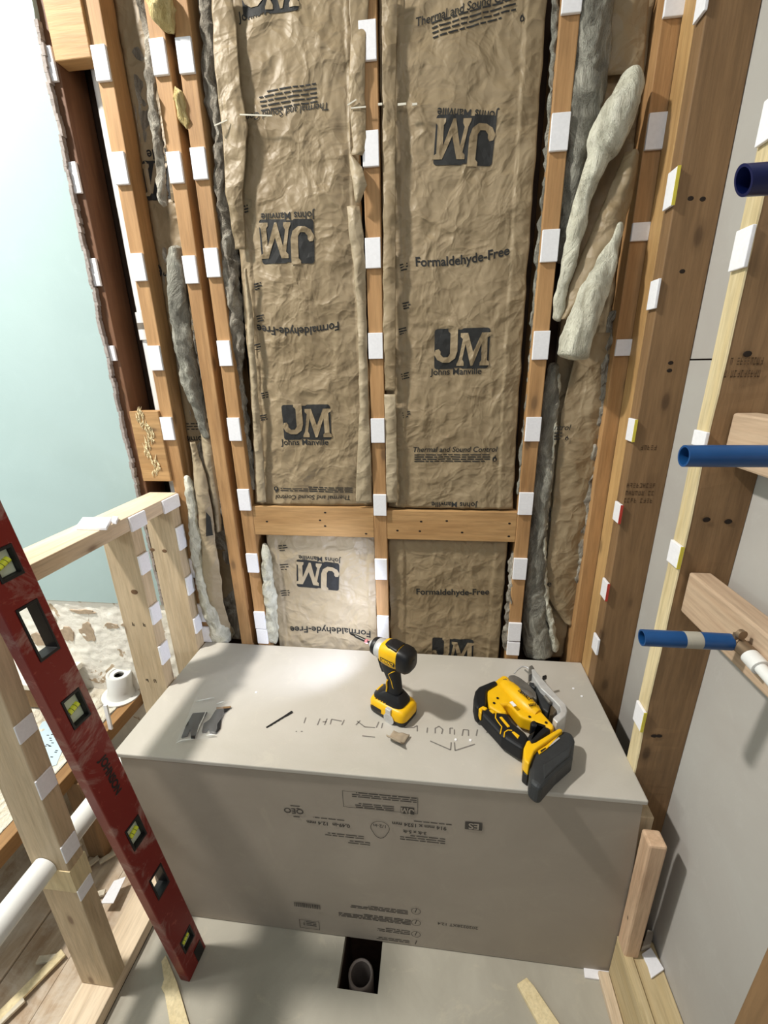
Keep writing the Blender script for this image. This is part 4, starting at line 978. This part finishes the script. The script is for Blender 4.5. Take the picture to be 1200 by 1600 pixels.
# ------------------------------------------------------------------ blue pipes on the right wall
def bluepipe(label, x0, x1, y, z, r, mat, cut=.0):
    t = thing('stub_out_pipe', label, 'pipe', (x1, y, z))
    mb = MB(); prof = [(r*.78,.02),(r*.80,0),(r,0),(r,x1-x0)]
    M = Matrix.Translation((x0,y,z))@Matrix.Rotation(PI/2, 4, 'Y')
    mb.lathe([(r*.80,.05),(r*.80,.0),(r,.0),(r,x1-x0)], M, 32)
    for v in mb.bm.verts:
        if v.co.x < x0+.001: v.co.x += cut*(v.co.z-z)/r
    mb.build('pipe', mat, t, smooth=True)
    MB().lathe([(.0001,.048),(r*.79,.048),(r*.79,.049),(.0001,.0495)], M, 24).build('dark_bore', BLUED, t)
    return t
p1 = bluepipe('lowest blue pipe stub with mortar smears and a brass elbow', .480, .607, -.55, 1.079, .0128, BLUE)
mb = MB(); mb.lathe([(.0129,.060),(.0131,.062),(.0131,.082),(.0129,.084)], Matrix.Translation((.48,-.55,1.079))@Matrix.Rotation(PI/2,4,'Y'), 30); mb.build('mortar_smear', PAN, p1, smooth=True, label='grey mortar smear')
mb = MB(); mb.tube([(.604,-.55,1.079),(.612,-.55,1.079),(.616,-.556,1.079)], [.0115,.012,.012], 20); mb.tube([(.616,-.553,1.079),(.620,-.575,1.076),(.618,-.585,1.074)], [.011,.0115,.0115], 20)
mb.lathe([(.004,0),(.0075,0),(.0075,.006),(.004,.006)], Matrix.Translation((.612,-.556,1.099))@Matrix.Rotation(PI/2,4,'X')@Matrix.Rotation(.2,4,'Y'), 16)
mb.box(.606,.616,-.558,-.552,1.085,1.098); mb.build('brass_elbow', BRASS, p1, smooth=True)
mb = MB(); mb.tube([(.618,-.578,1.075),(.619,-.60,1.072)], [.0125,.0125], 20); mb.tube([(.619,-.598,1.072),(.622,-.70,1.055),(.618,-.76,1.046)], .0085, 20); mb.build('white_tube', PVC, p1, smooth=True, label='white water tube')
bluepipe('middle blue pipe stub crossing in front of the upper pinkish block', .494, .639, -.535, 1.363, .0150, BLUE)
bluepipe('dark blue topmost pipe stub at the right edge of the photo', .515, .66, -.50, 1.690, .0165, BLUED, -.006)
# ------------------------------------------------------------------ horizontal white pipe through the low wall
hp = thing('waste_pipe', 'white horizontal pipe running through the nearest low wall stud', 'pipe', (-.660,-.6,.455))
z_ = at(70,1352,'y',-.63); print('pipe', z_)
MB().tube([(-.668,-1.1,.478),(-.668,-.623,.478)], .0255, 28).build('pipe', PVC, hp, smooth=True)
MB().tube([(-.668,-.581,.478),(-.668,-.222,.478)], .0255, 28).build('pipe', PVC, hp, smooth=True)
# ------------------------------------------------------------------ next room: deck frame, flange, plate
board('deck_beam', W_BRNY, (-.938,-.900,-.66,-.006,.325,.371), 'brown beam along the edge of the low dusty deck behind the low wall', 'beam')
board('deck_leg', W_BRN, (-.938,-.880,-.330,-.292,.0,.3245), 'short brown post under the beam of the dusty deck', 'wood block')
def deckf(u, v):
    x = -2.0+u*1.062; y = -.70+v*.694
    h = .006*abs(noise.noise(Vector((x*14,y*9,0))))+.005*abs(noise.noise(Vector((x*40,y*30,2))))
    k = min(1, max(0, (y+.35)/.25)); return Vector((x, y, .3725+h*k+.012*k*abs(noise.noise(Vector((x*9,y*22,5))))))
mb = MB(); mb.grid(deckf, 170, 90); o = mb.build('dusty_deck', RUB, smooth=True); tag(o, 'white dusty deck surface with mortar rubble in the next room', 'deck')
mb = MB()
P = [at(px, py, 'z', .376) for px, py in ((50,1158),(66,1128),(82,1124),(101,1164),(88,1195),(64,1202))]
mb.prism([(p.x,p.y) for p in P], .3745, .3765); pl = thing('nail_plate', 'pale blue-white punched metal plate on the dusty deck behind the level', 'metal plate', (P[0]+P[3])/2)
mb.build('plate', plain('zinc_plate', (.80,.88,.93), .35, .3, var=.05), pl)
mb = MB()
for k in range(14):
    q = at(60+random.random()*30, 1135+random.random()*55, 'z', .377); mb.box(q.x-.004,q.x+.004,q.y-.0012,q.y+.0012,.3764,.3772)
mb.build('nail_slots', DARK, pl)
fl = thing('pipe_flange', 'white plastic flanged pipe collar standing on the rubble behind the low wall', 'pipe fitting', at(188,1085,'z',.378))
c = at(190,1085,'z',.378); Mf = Matrix.Translation(c)@Matrix.Rotation(.12,4,'Y')
MB().lathe([(.026,.0),(.062,.0),(.062,.005),(.047,.008),(.040,.030),(.040,.095),(.037,.098),(.031,.095),(.031,.010)], Mf, 40).build('collar', PVC, fl, smooth=True)
MB().lathe([(.016,.090),(.031,.092),(.031,.086),(.016,.084),(.016,.090)], Mf, 30, cap=False).build('inner_ring', PVC, fl, smooth=True)
MB().lathe([(.0001,.070),(.030,.070),(.030,.071),(.0001,.0711)], Mf, 30).build('dark_bore', DARK, fl)
board('raised_ledge', wood('dusty_white_board', (.93,.90,.85),(.86,.82,.75),'y'), (-1.75,-1.10,-.14,-.012,.478,.500), 'white dusty raised ledge board left of the level', 'board')
board('ledge_frame', W_BRN, (-1.70,-1.12,-.12,-.08,.385,.4775), 'dark brown frame board under the white ledge', 'beam')
p = at(205,1120,'z',.40)
o = MB().box(-.006,.006,-.003,.003,0,.10, Matrix.Translation((-.893,-.17,.372))@Matrix.Rotation(.05,4,'Y')).build('wood_splint', SHIM)
tag(o, 'thin white splint standing in front of the white flange by the low wall', 'splint')
# debris on the subfloor
mt = plain('paper_debris', (.86,.82,.74), .8, var=.3, scale=40); mt2 = W_YEL
for k, (px, py, l, a, mm) in enumerate(((45,1545,.16,1.15,0),(130,1360,.09,1.0,1),(150,1400,.05,.4,1),(110,1335,.07,1.2,1),(170,1340,.05,.8,1),(15,1585,.06,1.1,1),(75,1500,.05,.2,1))):
    p = at(px, py, 'z', .004); M = Matrix.Translation(p)@Matrix.Rotation(a, 4, 'Z')
    o = MB().box(-l/2,l/2,-.012 if k == 0 else -.008,.012 if k == 0 else .008,.0005,.008, M).build('wood_scrap' if mm else 'yellow_lath', mt if mm else W_YEL, bevel=.001)
    tag(o, ['fresh yellow lath on the subfloor at the lower left','dusty splinter on subfloor right of the nearest low wall stud','short dusty chip beside the white paper scrap','dusty splinter on subfloor under the far end of white pipe','dusty chip on subfloor by the short brown deck post','dusty chip at the left edge of the subfloor','dusty chip beside the foot of nearest low wall stud'][k], 'lath' if k == 0 else 'scrap')
